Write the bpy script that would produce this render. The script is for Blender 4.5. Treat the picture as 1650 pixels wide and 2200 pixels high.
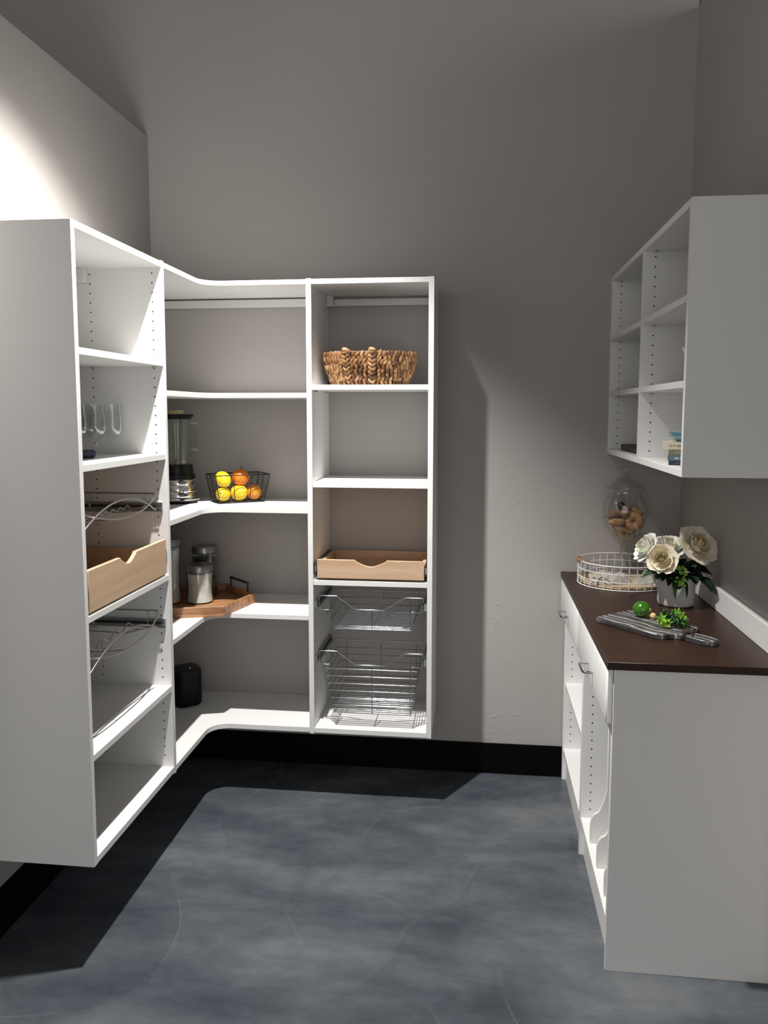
import bpy, bmesh, math, random
from mathutils import Vector, Matrix, noise

for o in list(bpy.data.objects):
    bpy.data.objects.remove(o, do_unlink=True)
SC = bpy.context.scene
COL = SC.collection
R = math.radians

# ------------------------------------------------------------------ camera
F_PX, PPY = 1700.08, 1052.29
CAM = Vector((1.4420, -3.4280, 1.6058))
yaw, pitch, roll = .1181, -.0988, .0007
fwd = Vector((-math.sin(yaw) * math.cos(pitch), math.cos(yaw) * math.cos(pitch), math.sin(pitch)))
rgt = Vector((math.cos(yaw), math.sin(yaw), 0))
upv = rgt.cross(fwd)
r2 = math.cos(roll) * rgt + math.sin(roll) * upv
u2 = -math.sin(roll) * rgt + math.cos(roll) * upv
cd = bpy.data.cameras.new('camera')
cam = bpy.data.objects.new('camera', cd)
COL.objects.link(cam)
M = Matrix((r2, u2, -fwd)).transposed().to_4x4()
M.translation = CAM
cam.matrix_world = M
cd.sensor_fit = 'VERTICAL'
cd.sensor_height = 36
cd.lens = 36 * F_PX / 2200
cd.shift_y = -(1100 - PPY) / 2200
cd.clip_start = .05
SC.camera = cam

# ------------------------------------------------------------------ world, lamps, exposure
SC.view_settings.view_transform = 'Standard'
SC.view_settings.look = 'None'
SC.view_settings.exposure = 0.0
SC.view_settings.gamma = 1.0
SC.view_settings.use_curve_mapping = False
wd = bpy.data.worlds.new('world')
SC.world = wd
wd.use_nodes = True
wd.node_tree.nodes['Background'].inputs[0].default_value = (1.0, .995, .985, 1)
wd.node_tree.nodes['Background'].inputs[1].default_value = 1.45


def spot(name, loc, target, watts, size, blend, radius, col=(1, .975, .94)):
    l = bpy.data.lights.new(name, 'SPOT')
    l.energy = watts
    l.spot_size = R(size)
    l.spot_blend = blend
    l.shadow_soft_size = radius
    l.color = col
    o = bpy.data.objects.new(name, l)
    COL.objects.link(o)
    o.location = loc
    o.rotation_euler = (Vector(target) - Vector(loc)).to_track_quat('-Z', 'Y').to_euler()
    return o


spot('track_spot', (.76, -1.235, 3.2), (.56, -1.17, 0), 455, 96, .7, .028)

# ------------------------------------------------------------------ dimensions
W = 2.2889
D = .3618            # depth of the hanging units
ZT, ZB = 2.115, .2994
YE, YC = -1.3836, -.776
XT1, XT2 = .7725, 1.27
XB, YB, YBM = 1.8247, -1.2316, -.627
XU, YU = 1.9827, -1.2458
ZW = .920
T = .02


# ------------------------------------------------------------------ materials
def new_mat(name):
    m = bpy.data.materials.new(name)
    m.use_nodes = True
    return m, m.node_tree, m.node_tree.nodes['Principled BSDF']


def mat(name, col, rough=.5, metal=0., bump=0., bscale=60., var=0., vscale=3., spec=.5, coat=0., emit=None, sss=0., stretch=(1, 1, 1)):
    m, t, b = new_mat(name)
    b.inputs['Base Color'].default_value = (*col, 1)
    b.inputs['Roughness'].default_value = rough
    b.inputs['Metallic'].default_value = metal
    b.inputs['Specular IOR Level'].default_value = spec
    b.inputs['Coat Weight'].default_value = coat
    if sss:
        b.inputs['Subsurface Weight'].default_value = sss
        b.inputs['Subsurface Radius'].default_value = (.01, .008, .005)
    tc = t.nodes.new('ShaderNodeTexCoord')
    mp = t.nodes.new('ShaderNodeMapping')
    mp.inputs['Scale'].default_value = stretch
    t.links.new(tc.outputs['Object'], mp.inputs[0])
    if var:
        n = t.nodes.new('ShaderNodeTexNoise')
        n.inputs['Scale'].default_value = vscale
        n.inputs['Detail'].default_value = 5
        t.links.new(mp.outputs[0], n.inputs['Vector'])
        mx = t.nodes.new('ShaderNodeMix')
        mx.data_type = 'RGBA'
        mx.inputs['A'].default_value = (*[c * (1 - var) for c in col], 1)
        mx.inputs['B'].default_value = (*[min(1, c * (1 + var)) for c in col], 1)
        t.links.new(n.outputs['Fac'], mx.inputs['Factor'])
        t.links.new(mx.outputs['Result'], b.inputs['Base Color'])
    if bump:
        n = t.nodes.new('ShaderNodeTexNoise')
        n.inputs['Scale'].default_value = bscale
        n.inputs['Detail'].default_value = 4
        t.links.new(mp.outputs[0], n.inputs['Vector'])
        bp = t.nodes.new('ShaderNodeBump')
        bp.inputs['Strength'].default_value = bump
        bp.inputs['Distance'].default_value = .002
        t.links.new(n.outputs['Fac'], bp.inputs['Height'])
        t.links.new(bp.outputs[0], b.inputs['Normal'])
    if emit:
        b.inputs['Emission Color'].default_value = (*emit[:3], 1)
        b.inputs['Emission Strength'].default_value = emit[3]
    return m


def ramp(t, stops):
    r = t.nodes.new('ShaderNodeValToRGB')
    while len(r.color_ramp.elements) < len(stops):
        r.color_ramp.elements.new(.5)
    for e, (p, c) in zip(r.color_ramp.elements, stops):
        e.position = p
        e.color = (*c, 1) if len(c) == 3 else c
    return r


def wood(name, c1, c2, stretch, rough=.45, scale=6., speck=None, contrast=(.3, .7)):
    m, t, b = new_mat(name)
    tc = t.nodes.new('ShaderNodeTexCoord')
    mp = t.nodes.new('ShaderNodeMapping')
    mp.inputs['Scale'].default_value = stretch
    t.links.new(tc.outputs['Object'], mp.inputs[0])
    n = t.nodes.new('ShaderNodeTexNoise')
    n.inputs['Scale'].default_value = scale
    n.inputs['Detail'].default_value = 6
    n.inputs['Distortion'].default_value = .6
    t.links.new(mp.outputs[0], n.inputs['Vector'])
    r = ramp(t, [(contrast[0], c1), (contrast[1], c2)])
    t.links.new(n.outputs['Fac'], r.inputs[0])
    out = r.outputs[0]
    if speck:
        v = t.nodes.new('ShaderNodeTexNoise')
        v.inputs['Scale'].default_value = 90
        t.links.new(mp.outputs[0], v.inputs['Vector'])
        rr = ramp(t, [(.63, (0, 0, 0)), (.70, (1, 1, 1))])
        t.links.new(v.outputs['Fac'], rr.inputs[0])
        mx = t.nodes.new('ShaderNodeMix')
        mx.data_type = 'RGBA'
        t.links.new(rr.outputs[0], mx.inputs['Factor'])
        t.links.new(out, mx.inputs['A'])
        mx.inputs['B'].default_value = (*speck, 1)
        out = mx.outputs['Result']
    t.links.new(out, b.inputs['Base Color'])
    b.inputs['Roughness'].default_value = rough
    return m


def tinted(name, rough=.6, sss=0., bump=0., bscale=80.):
    m = mat(name, (.8, .8, .8), rough, bump=bump, bscale=bscale, sss=sss)
    t = m.node_tree
    a = t.nodes.new('ShaderNodeAttribute')
    a.attribute_name = 'tint'
    t.links.new(a.outputs['Color'], t.nodes['Principled BSDF'].inputs['Base Color'])
    return m


def thin_glass(name, tint=(.97, .985, .98), edge=.9, lo=.05):
    m = bpy.data.materials.new(name)
    m.use_nodes = True
    t = m.node_tree
    t.nodes.remove(t.nodes['Principled BSDF'])
    out = t.nodes['Material Output']
    tr = t.nodes.new('ShaderNodeBsdfTransparent')
    tr.inputs[0].default_value = (*tint, 1)
    gl = t.nodes.new('ShaderNodeBsdfGlossy')
    gl.inputs['Roughness'].default_value = .03
    gl.inputs['Color'].default_value = (.95, .97, .97, 1)
    lw = t.nodes.new('ShaderNodeLayerWeight')
    lw.inputs['Blend'].default_value = .5
    rp = ramp(t, [(0, (lo, lo, lo)), (.55, (.13, .13, .13)), (.8, (.34, .34, .34)), (1, (edge, edge, edge))])
    t.links.new(lw.outputs['Facing'], rp.inputs[0])
    mx = t.nodes.new('ShaderNodeMixShader')
    t.links.new(rp.outputs[0], mx.inputs[0])
    t.links.new(tr.outputs[0], mx.inputs[1])
    t.links.new(gl.outputs[0], mx.inputs[2])
    t.links.new(mx.outputs[0], out.inputs[0])
    return m


def wall_mat(name, col):
    m, t, b = new_mat(name)
    tc = t.nodes.new('ShaderNodeTexCoord')
    n1 = t.nodes.new('ShaderNodeTexNoise')
    n1.inputs['Scale'].default_value = 1.3
    n1.inputs['Detail'].default_value = 4
    t.links.new(tc.outputs['Object'], n1.inputs['Vector'])
    mx = t.nodes.new('ShaderNodeMix')
    mx.data_type = 'RGBA'
    mx.inputs['A'].default_value = (*[c * .94 for c in col], 1)
    mx.inputs['B'].default_value = (*[c * 1.06 for c in col], 1)
    t.links.new(n1.outputs['Fac'], mx.inputs['Factor'])
    t.links.new(mx.outputs['Result'], b.inputs['Base Color'])
    b.inputs['Roughness'].default_value = .72
    b.inputs['Specular IOR Level'].default_value = .3
    # hand-trowelled plaster: sparse raised flecks over a faint orange peel
    n2 = t.nodes.new('ShaderNodeTexNoise')
    n2.inputs['Scale'].default_value = 26
    n2.inputs['Detail'].default_value = 5
    n2.inputs['Distortion'].default_value = .8
    t.links.new(tc.outputs['Object'], n2.inputs['Vector'])
    r2_ = ramp(t, [(.56, (0, 0, 0)), (.66, (1, 1, 1))])
    t.links.new(n2.outputs['Fac'], r2_.inputs[0])
    n3 = t.nodes.new('ShaderNodeTexNoise')
    n3.inputs['Scale'].default_value = 2.2
    t.links.new(tc.outputs['Object'], n3.inputs['Vector'])
    r3 = ramp(t, [(.46, (0, 0, 0)), (.68, (1, 1, 1))])
    t.links.new(n3.outputs['Fac'], r3.inputs[0])
    mu = t.nodes.new('ShaderNodeMath')
    mu.operation = 'MULTIPLY'
    t.links.new(r2_.outputs[0], mu.inputs[0])
    t.links.new(r3.outputs[0], mu.inputs[1])
    n4 = t.nodes.new('ShaderNodeTexNoise')
    n4.inputs['Scale'].default_value = 130
    t.links.new(tc.outputs['Object'], n4.inputs['Vector'])
    ad = t.nodes.new('ShaderNodeMath')
    ad.operation = 'MULTIPLY_ADD'
    t.links.new(n4.outputs['Fac'], ad.inputs[0])
    ad.inputs[1].default_value = .12
    t.links.new(mu.outputs[0], ad.inputs[2])
    bp = t.nodes.new('ShaderNodeBump')
    bp.inputs['Strength'].default_value = .4
    bp.inputs['Distance'].default_value = .0022
    t.links.new(ad.outputs[0], bp.inputs['Height'])
    t.links.new(bp.outputs[0], b.inputs['Normal'])
    return m


def floor_mat():
    m, t, b = new_mat('polished_concrete')
    tc = t.nodes.new('ShaderNodeTexCoord')
    P = tc.outputs['Object']

    def nz(scale, detail=5, dist=0., vec=P, rough=.55):
        n = t.nodes.new('ShaderNodeTexNoise')
        n.inputs['Scale'].default_value = scale
        n.inputs['Detail'].default_value = detail
        n.inputs['Distortion'].default_value = dist
        n.inputs['Roughness'].default_value = rough
        t.links.new(vec, n.inputs['Vector'])
        return n
    mp = t.nodes.new('ShaderNodeMapping')
    mp.inputs['Rotation'].default_value = (0, 0, .25)
    mp.inputs['Scale'].default_value = (1, 2.3, 1)
    t.links.new(P, mp.inputs[0])
    big = nz(1.5, 7, .25, mp.outputs[0], .62)
    r1 = ramp(t, [(.30, (.038, .045, .057)), (.44, (.068, .078, .093)), (.55, (.096, .107, .122)), (.70, (.148, .158, .168))])
    t.links.new(big.outputs['Fac'], r1.inputs[0])
    # overlapping trowel sweeps: patches of slightly different tone with soft curved edges
    nd = nz(1.3, 1, .2)
    va = t.nodes.new('ShaderNodeVectorMath')
    va.operation = 'MULTIPLY_ADD'
    t.links.new(nd.outputs['Color'], va.inputs[0])
    va.inputs[1].default_value = (.55, .55, 0)
    t.links.new(P, va.inputs[2])
    vo = t.nodes.new('ShaderNodeTexVoronoi')
    vo.inputs['Scale'].default_value = 2.1
    t.links.new(va.outputs[0], vo.inputs['Vector'])
    bw = t.nodes.new('ShaderNodeSeparateColor')
    t.links.new(vo.outputs['Color'], bw.inputs[0])
    mr = t.nodes.new('ShaderNodeMapRange')
    mr.inputs['To Min'].default_value = .92
    mr.inputs['To Max'].default_value = 1.09
    t.links.new(bw.outputs[0], mr.inputs['Value'])
    mm = t.nodes.new('ShaderNodeMix')
    mm.data_type = 'RGBA'
    mm.blend_type = 'MULTIPLY'
    mm.inputs['Factor'].default_value = 1
    t.links.new(r1.outputs[0], mm.inputs['A'])
    t.links.new(mr.outputs[0], mm.inputs['B'])
    # dark cloudy stains
    st = nz(2.6, 3, .3)
    rs = ramp(t, [(.60, (0, 0, 0)), (.74, (1, 1, 1))])
    t.links.new(st.outputs['Fac'], rs.inputs[0])
    sf = t.nodes.new('ShaderNodeMath')
    sf.operation = 'MULTIPLY'
    sf.inputs[1].default_value = .5
    t.links.new(rs.outputs[0], sf.inputs[0])
    m2 = t.nodes.new('ShaderNodeMix')
    m2.data_type = 'RGBA'
    t.links.new(sf.outputs[0], m2.inputs['Factor'])
    t.links.new(mm.outputs['Result'], m2.inputs['A'])
    m2.inputs['B'].default_value = (.022, .026, .030, 1)
    # pale scuffs and specks
    mp2 = t.nodes.new('ShaderNodeMapping')
    mp2.inputs['Rotation'].default_value = (0, 0, -.35)
    mp2.inputs['Scale'].default_value = (1.2, 26, 1)
    t.links.new(va.outputs[0], mp2.inputs[0])
    sc = nz(1.1, 3, 0, mp2.outputs[0])
    rc = ramp(t, [(.70, (0, 0, 0)), (.78, (1, 1, 1))])
    t.links.new(sc.outputs['Fac'], rc.inputs[0])
    sp = nz(70, 2, 0)
    rp = ramp(t, [(.77, (0, 0, 0)), (.80, (1, 1, 1))])
    t.links.new(sp.outputs['Fac'], rp.inputs[0])
    mxm = t.nodes.new('ShaderNodeMath')
    mxm.operation = 'MAXIMUM'
    t.links.new(rc.outputs[0], mxm.inputs[0])
    t.links.new(rp.outputs[0], mxm.inputs[1])
    sfm = t.nodes.new('ShaderNodeMath')
    sfm.operation = 'MULTIPLY'
    sfm.inputs[1].default_value = .35
    t.links.new(mxm.outputs[0], sfm.inputs[0])
    m3 = t.nodes.new('ShaderNodeMix')
    m3.data_type = 'RGBA'
    t.links.new(sfm.outputs[0], m3.inputs['Factor'])
    t.links.new(m2.outputs['Result'], m3.inputs['A'])
    m3.inputs['B'].default_value = (.22, .23, .24, 1)
    ve = t.nodes.new('ShaderNodeTexVoronoi')
    ve.feature = 'DISTANCE_TO_EDGE'
    ve.inputs['Scale'].default_value = 2.1
    t.links.new(va.outputs[0], ve.inputs['Vector'])
    re_ = ramp(t, [(0, (1, 1, 1)), (.007, (0, 0, 0))])
    t.links.new(ve.outputs['Distance'], re_.inputs[0])
    mk = nz(2.3, 2)
    rk = ramp(t, [(.52, (0, 0, 0)), (.60, (1, 1, 1))])
    t.links.new(mk.outputs['Fac'], rk.inputs[0])
    em = t.nodes.new('ShaderNodeMath')
    em.operation = 'MULTIPLY'
    t.links.new(re_.outputs[0], em.inputs[0])
    t.links.new(rk.outputs[0], em.inputs[1])
    e2 = t.nodes.new('ShaderNodeMath')
    e2.operation = 'MULTIPLY'
    e2.inputs[1].default_value = .22
    t.links.new(em.outputs[0], e2.inputs[0])
    m4 = t.nodes.new('ShaderNodeMix')
    m4.data_type = 'RGBA'
    t.links.new(e2.outputs[0], m4.inputs['Factor'])
    t.links.new(m3.outputs['Result'], m4.inputs['A'])
    m4.inputs['B'].default_value = (.24, .25, .26, 1)
    ms = nz(17, 6, .2, P, .7)
    mr2 = t.nodes.new('ShaderNodeMapRange')
    mr2.inputs['To Min'].default_value = .80
    mr2.inputs['To Max'].default_value = 1.26
    t.links.new(ms.outputs['Fac'], mr2.inputs['Value'])
    m5 = t.nodes.new('ShaderNodeMix')
    m5.data_type = 'RGBA'
    m5.blend_type = 'MULTIPLY'
    m5.inputs['Factor'].default_value = 1
    t.links.new(m4.outputs['Result'], m5.inputs['A'])
    t.links.new(mr2.outputs[0], m5.inputs['B'])
    t.links.new(m5.outputs['Result'], b.inputs['Base Color'])
    rr = t.nodes.new('ShaderNodeMapRange')
    rr.inputs['To Min'].default_value = .17
    rr.inputs['To Max'].default_value = .33
    t.links.new(big.outputs['Fac'], rr.inputs['Value'])
    t.links.new(rr.outputs[0], b.inputs['Roughness'])
    b.inputs['Specular IOR Level'].default_value = .35
    fine = nz(45, 6, .4)
    bp = t.nodes.new('ShaderNodeBump')
    bp.inputs['Strength'].default_value = .12
    bp.inputs['Distance'].default_value = .002
    t.links.new(fine.outputs['Fac'], bp.inputs['Height'])
    t.links.new(bp.outputs[0], b.inputs['Normal'])
    return m


def marble_mat():
    m, t, b = new_mat('grey_marble')
    tc = t.nodes.new('ShaderNodeTexCoord')
    wv = t.nodes.new('ShaderNodeTexWave')
    wv.bands_direction = 'Y'
    wv.inputs['Scale'].default_value = 11
    wv.inputs['Distortion'].default_value = 9
    wv.inputs['Detail'].default_value = 4
    wv.inputs['Detail Scale'].default_value = 1.4
    mp = t.nodes.new('ShaderNodeMapping')
    mp.inputs['Scale'].default_value = (.45, 1, .4)
    t.links.new(tc.outputs['Object'], mp.inputs[0])
    t.links.new(mp.outputs[0], wv.inputs['Vector'])
    r = ramp(t, [(.0, (.045, .045, .048)), (.45, (.075, .075, .078)), (.82, (.14, .14, .138)), (.94, (.20, .195, .185)), (.985, (.50, .48, .45))])
    t.links.new(wv.outputs['Fac'], r.inputs[0])
    t.links.new(r.outputs[0], b.inputs['Base Color'])
    b.inputs['Roughness'].default_value = .35
    return m


MT = dict(
    white=mat('white_melamine', (.82, .815, .80), .42, bump=.05, bscale=300, spec=.4),
    wallp=wall_mat('taupe_plaster', (.425, .400, .380)),
    ceil=mat('black_ceiling', (.006, .006, .006), .9, bump=.1),
    base=mat('black_baseboard', (.002, .002, .0025), .5, bump=.05, spec=.08),
    floor=floor_mat(),
    hole=mat('dark_hole', (.012, .011, .010), .8, bump=.1),
    pin=mat('pin_plastic', (.42, .42, .40), .3, bump=.05),
    rail=mat('rail_white', (.74, .74, .72), .35, bump=.05),
    birch=wood('birch_ply', (.55, .365, .225), (.66, .465, .31), (14, .8, 14), .42, 3, speck=(.38, .2, .1)),
    birch_x=wood('birch_ply_x', (.55, .365, .225), (.66, .465, .31), (.8, 14, 14), .42, 3, speck=(.38, .2, .1)),
    tray=wood('acacia', (.16, .06, .025), (.52, .27, .12), (2, 22, 22), .4, 3.2, contrast=(.25, .72)),
    chrome=mat('chrome', (.42, .43, .44), .12, 1., bump=.02, bscale=40),
    mirror=mat('mirror_chrome', (.72, .72, .72), .05, 1., bump=.01, bscale=20),
    steel=mat('brushed_steel', (.36, .36, .355), .33, 1., bump=.05, bscale=200, stretch=(1, 1, 30)),
    nickel=mat('satin_wire', (.46, .455, .44), .30, 1., bump=.03),
    slide=mat('slide_zinc', (.42, .43, .44), .35, 1., bump=.05),
    slide_dark=mat('slide_black', (.03, .03, .03), .4, 0., bump=.05),
    blackwire=mat('black_wire', (.010, .008, .008), .45, .3, bump=.1),
    whitewire=mat('white_wire', (.80, .79, .77), .4, bump=.05),
    blackpl=mat('black_plastic', (.006, .006, .007), .33, bump=.04, bscale=200, spec=.35),
    blackmat=mat('black_mesh', (.006, .006, .0065), .5, bump=.3, bscale=700, spec=.2),
    glass=thin_glass('clear_glass', (.96, .968, .965)),
    wineglass=thin_glass('wine_glass', (.975, .98, .978), .95, .05),
    glass2=thin_glass('jar_glass', (.93, .95, .935), .7, .05),
    lid_y=mat('yellow_cap', (.62, .55, .30), .3, bump=.05),
    lemon=mat('lemon_skin', (.92, .62, .014), .36, bump=.3, bscale=160, var=.1, vscale=14),
    orange=mat('orange_skin', (.86, .22, .008), .36, bump=.35, bscale=180, var=.1, vscale=14),
    tanger=mat('tangerine_skin', (.86, .32, .010), .36, bump=.35, bscale=180, var=.1, vscale=14),
    stemg=mat('dry_stem', (.10, .045, .02), .8, bump=.3),
    flour=mat('flour', (.86, .85, .84), .9, bump=.6, bscale=60, var=.12, vscale=30),
    beans=mat('coffee_beans', (.05, .022, .012), .5, bump=1., bscale=130, var=.5, vscale=60),
    weave=tinted('hyacinth', .6, bump=.5, bscale=260),
    navy=mat('navy_paper', (.03, .032, .075), .6, bump=.1),
    worktop=mat('espresso_laminate', (.034, .016, .011), .40, bump=.06, bscale=120, var=.28, vscale=5, stretch=(1, 5, 1), spec=.28),
    marble=marble_mat(),
    cord=mat('leather_cord', (.085, .035, .025), .6, bump=.4),
    lime=mat('lime_skin', (.035, .14, .006), .18, bump=.22, bscale=220, var=.3, vscale=25, coat=.4),
    limeend=mat('lime_end', (.55, .42, .16), .6, bump=.3),
    herb=tinted('herb_leaf', .5),
    root=mat('root_end', (.60, .40, .22), .7, bump=.6, bscale=120, var=.3, vscale=40),
    petal=tinted('rose_petal', .6),
    leaf=tinted('rose_leaf', .42),
    pot=mat('ceramic_pot', (.60, .585, .56), .5, bump=.9, bscale=26, var=.06, vscale=20, stretch=(1, 1, 2.4)),
    soil=mat('moss', (.012, .02, .008), .9, bump=.6),
    linen=mat('linen', (.43, .40, .36), .85, bump=.4, bscale=500, var=.08, vscale=20),
    paleply=wood('pale_ply', (.55, .40, .25), (.70, .55, .38), (1, 14, 14), .55, 4),
    handlewood=mat('handle_wood', (.30, .155, .075), .5, bump=.1, var=.2, vscale=20),
    cookie=mat('cookie', (.46, .25, .10), .75, bump=.9, bscale=110, var=.25, vscale=45),
    cookie2=mat('cookie_dark', (.28, .13, .055), .75, bump=.9, bscale=110, var=.3, vscale=45),
    choc=mat('chocolate', (.045, .018, .012), .22, bump=.15, bscale=40),
    paper=mat('book_pages', (.66, .60, .48), .8, bump=.3, bscale=300, stretch=(1, 1, 12)),
    book_navy=mat('cover_navy', (.018, .022, .04), .5, bump=.1),
    book_blue=mat('cover_blue', (.09, .15, .20), .55, bump=.1, var=.2, vscale=30),
    book_olive=mat('cover_olive', (.19, .19, .12), .55, bump=.1),
    book_cream=mat('cover_cream', (.66, .60, .47), .6, bump=.1),
    book_black=mat('cover_black', (.010, .011, .013), .5, bump=.1),
    ink=mat('print_pale', (.55, .58, .58), .6, bump=.05),
    ink2=mat('print_tan', (.36, .31, .22), .6, bump=.05),
    ink3=mat('print_grey', (.10, .10, .11), .5, bump=.05),
    bowl=mat('blue_glaze', (.27, .47, .53), .25, bump=.05, var=.25, vscale=20, coat=.3),
    ceramic=mat('white_ceramic', (.78, .77, .75), .25, bump=.05),
    led=mat('status_light', (.9, .9, .9), .4, emit=(1, 1, 1, 2.0)),
)


# ------------------------------------------------------------------ mesh builder
class MB:
    def __init__(s):
        s.v, s.f, s.c = [], [], []
        s.col = (1, 1, 1)

    def add(s, vs, fs):
        o = len(s.v)
        s.v += [tuple(p) for p in vs]
        s.c += [s.col] * len(vs)
        s.f += [tuple(o + i for i in f) for f in fs]
        return s

    def box(s, x0, x1, y0, y1, z0, z1):
        vs = [(x, y, z) for z in (z0, z1) for y in (y0, y1) for x in (x0, x1)]
        return s.add(vs, [(0, 2, 3, 1), (4, 5, 7, 6), (0, 1, 5, 4), (2, 6, 7, 3), (0, 4, 6, 2), (1, 3, 7, 5)])

    def prism(s, pts, a0, a1, axis='z'):
        """pts: polygon in the two other axes (z: xy, y: xz, x: yz)"""
        def mk(p, a):
            return {'z': (p[0], p[1], a), 'y': (p[0], a, p[1]), 'x': (a, p[0], p[1])}[axis]
        n = len(pts)
        vs = [mk(p, a0) for p in pts] + [mk(p, a1) for p in pts]
        fs = [tuple(range(n))[::-1], tuple(range(n, 2 * n))] + [(i, (i + 1) % n, n + (i + 1) % n, n + i) for i in range(n)]
        return s.add(vs, fs)

    def tube(s, pts, r, n=6, closed=False):
        P = [Vector(p) for p in pts]
        k = len(P)
        rr = r if isinstance(r, (list, tuple)) else [r] * k
        tg = []
        for i in range(k):
            if closed:
                d = P[(i + 1) % k] - P[i - 1]
            else:
                d = P[min(i + 1, k - 1)] - P[max(i - 1, 0)]
            tg.append(d.normalized() if d.length > 1e-9 else Vector((0, 0, 1)))
        ref = Vector((0, 0, 1)) if abs(tg[0].z) < .9 else Vector((1, 0, 0))
        nrm = (ref - ref.dot(tg[0]) * tg[0]).normalized()
        vs = []
        for i in range(k):
            nrm = (nrm - nrm.dot(tg[i]) * tg[i]).normalized()
            b = tg[i].cross(nrm)
            for j in range(n):
                a = 2 * math.pi * j / n
                vs.append(P[i] + rr[i] * (math.cos(a) * nrm + math.sin(a) * b))
        fs = []
        for i in range(k if closed else k - 1):
            for j in range(n):
                a, b_ = i * n + j, i * n + (j + 1) % n
                c_, d_ = ((i + 1) % k) * n + (j + 1) % n, ((i + 1) % k) * n + j
                fs.append((a, b_, c_, d_))
        if not closed:
            fs.append(tuple(range(n))[::-1])
            fs.append(tuple(range((k - 1) * n, k * n)))
        return s.add(vs, fs)

    def lathe(s, prof, c=(0, 0, 0), n=32, sx=1., sy=1., wob=None):
        vs, idx = [], []
        for (r, z) in prof:
            if r < 1e-6:
                idx.append([len(vs)] * n)
                vs.append((c[0], c[1], c[2] + z))
            else:
                row = []
                for j in range(n):
                    a = 2 * math.pi * j / n
                    q = r * (1 + (wob(a, z) if wob else 0))
                    row.append(len(vs))
                    vs.append((c[0] + q * sx * math.cos(a), c[1] + q * sy * math.sin(a), c[2] + z))
                idx.append(row)
        fs = []
        for i in range(len(prof) - 1):
            for j in range(n):
                q = [idx[i][j], idx[i][(j + 1) % n], idx[i + 1][(j + 1) % n], idx[i + 1][j]]
                q2 = []
                for k in q:
                    if k not in q2:
                        q2.append(k)
                if len(q2) > 2:
                    fs.append(tuple(q2))
        return s.add(vs, fs)

    def grid(s, fn, nu, nv):
        vs = [fn(i / nu, j / nv) for j in range(nv + 1) for i in range(nu + 1)]
        fs = [(j * (nu + 1) + i, j * (nu + 1) + i + 1, (j + 1) * (nu + 1) + i + 1, (j + 1) * (nu + 1) + i) for j in range(nv) for i in range(nu)]
        return s.add(vs, fs)

    def blob(s, c, rad, mtx=None, nu=8, nv=5, tip=0.):
        vs = [(0, 0, -1)]
        for j in range(1, nv):
            ph = math.pi * j / nv - math.pi / 2
            for i in range(nu):
                a = 2 * math.pi * i / nu
                vs.append((math.cos(ph) * math.cos(a), math.cos(ph) * math.sin(a), math.sin(ph)))
        vs.append((0, 0, 1))
        out = []
        for x, y, z in vs:
            if tip:
                z = z + tip * abs(z) ** 8 * (1 if z > 0 else -1)
            p = Vector((x * rad[0], y * rad[1], z * rad[2]))
            if mtx:
                p = mtx @ p
            out.append(p + Vector(c))
        fs = [(0, 1 + (i + 1) % nu, 1 + i) for i in range(nu)]
        for j in range(nv - 2):
            for i in range(nu):
                a, b = 1 + j * nu + i, 1 + j * nu + (i + 1) % nu
                fs.append((a, b, b + nu, a + nu))
        l = len(vs) - 1
        o = 1 + (nv - 2) * nu
        fs += [(o + i, o + (i + 1) % nu, l) for i in range(nu)]
        return s.add(out, fs)


ORG = {}
WIRES = ('chrome', 'nickel', 'blackwire', 'whitewire', 'cord')


def mesh_of(name, mb, m, org=Vector((0, 0, 0)), bevel=0., closed=True, sharp=38, solid=0.):
    me = bpy.data.meshes.new(name)
    me.from_pydata([(p[0] - org.x, p[1] - org.y, p[2] - org.z) for p in mb.v], [], mb.f)
    if any(c != (1, 1, 1) for c in mb.c):
        at = me.attributes.new('tint', 'FLOAT_COLOR', 'POINT')
        for i, c in enumerate(mb.c):
            at.data[i].color = (*c, 1)
    bm = bmesh.new()
    bm.from_mesh(me)
    if closed:
        bmesh.ops.recalc_face_normals(bm, faces=bm.faces)
    if bevel:
        ed = [e for e in bm.edges if len(e.link_faces) == 2 and e.calc_face_angle(0) > R(40)]
        bmesh.ops.bevel(bm, geom=ed, offset=bevel, segments=1, affect='EDGES', profile=.5)
    bm.to_mesh(me)
    bm.free()
    me.polygons.foreach_set('use_smooth', [True] * len(me.polygons))
    me.set_sharp_from_angle(angle=R(sharp))
    me.materials.append(MT[m] if isinstance(m, str) else m)
    return me


def part(name, mb, m, parent=None, label=None, kind=None, **kw):
    org = ORG[parent] if parent is not None else kw.pop('org', Vector((0, 0, 0)))
    if m in WIRES:
        kw.setdefault('sharp', 76)
    me = mesh_of(name, mb, m, org, **kw)
    o = bpy.data.objects.new(name, me)
    COL.objects.link(o)
    if parent is not None:
        o.parent = parent
    else:
        o.location = org
    ORG[o] = org
    if label:
        o['label'] = label
    if kind:
        o['kind'] = kind
    return o


def thing(name, label, cat, loc=(0, 0, 0), rz=0., group=None, local=False):
    """Empty at the thing's base. local=True: its parts are given in local coordinates."""
    o = bpy.data.objects.new(name, None)
    COL.objects.link(o)
    o.empty_display_size = .05
    o.location = loc
    o.rotation_euler = (0, 0, rz)
    o['label'] = label
    o['category'] = cat
    if group:
        o['group'] = group
    ORG[o] = Vector((0, 0, 0)) if local else Vector(loc)
    return o


def solo(name, mb, m, label, cat, org, group=None, **kw):
    o = part(name, mb, m, None, org=Vector(org), **kw)
    o['label'] = label
    o['category'] = cat
    if group:
        o['group'] = group
    return o


def linked(src, parent, loc):
    c = src.copy()
    COL.objects.link(c)
    c.parent = parent
    c.location = loc
    return c


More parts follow.
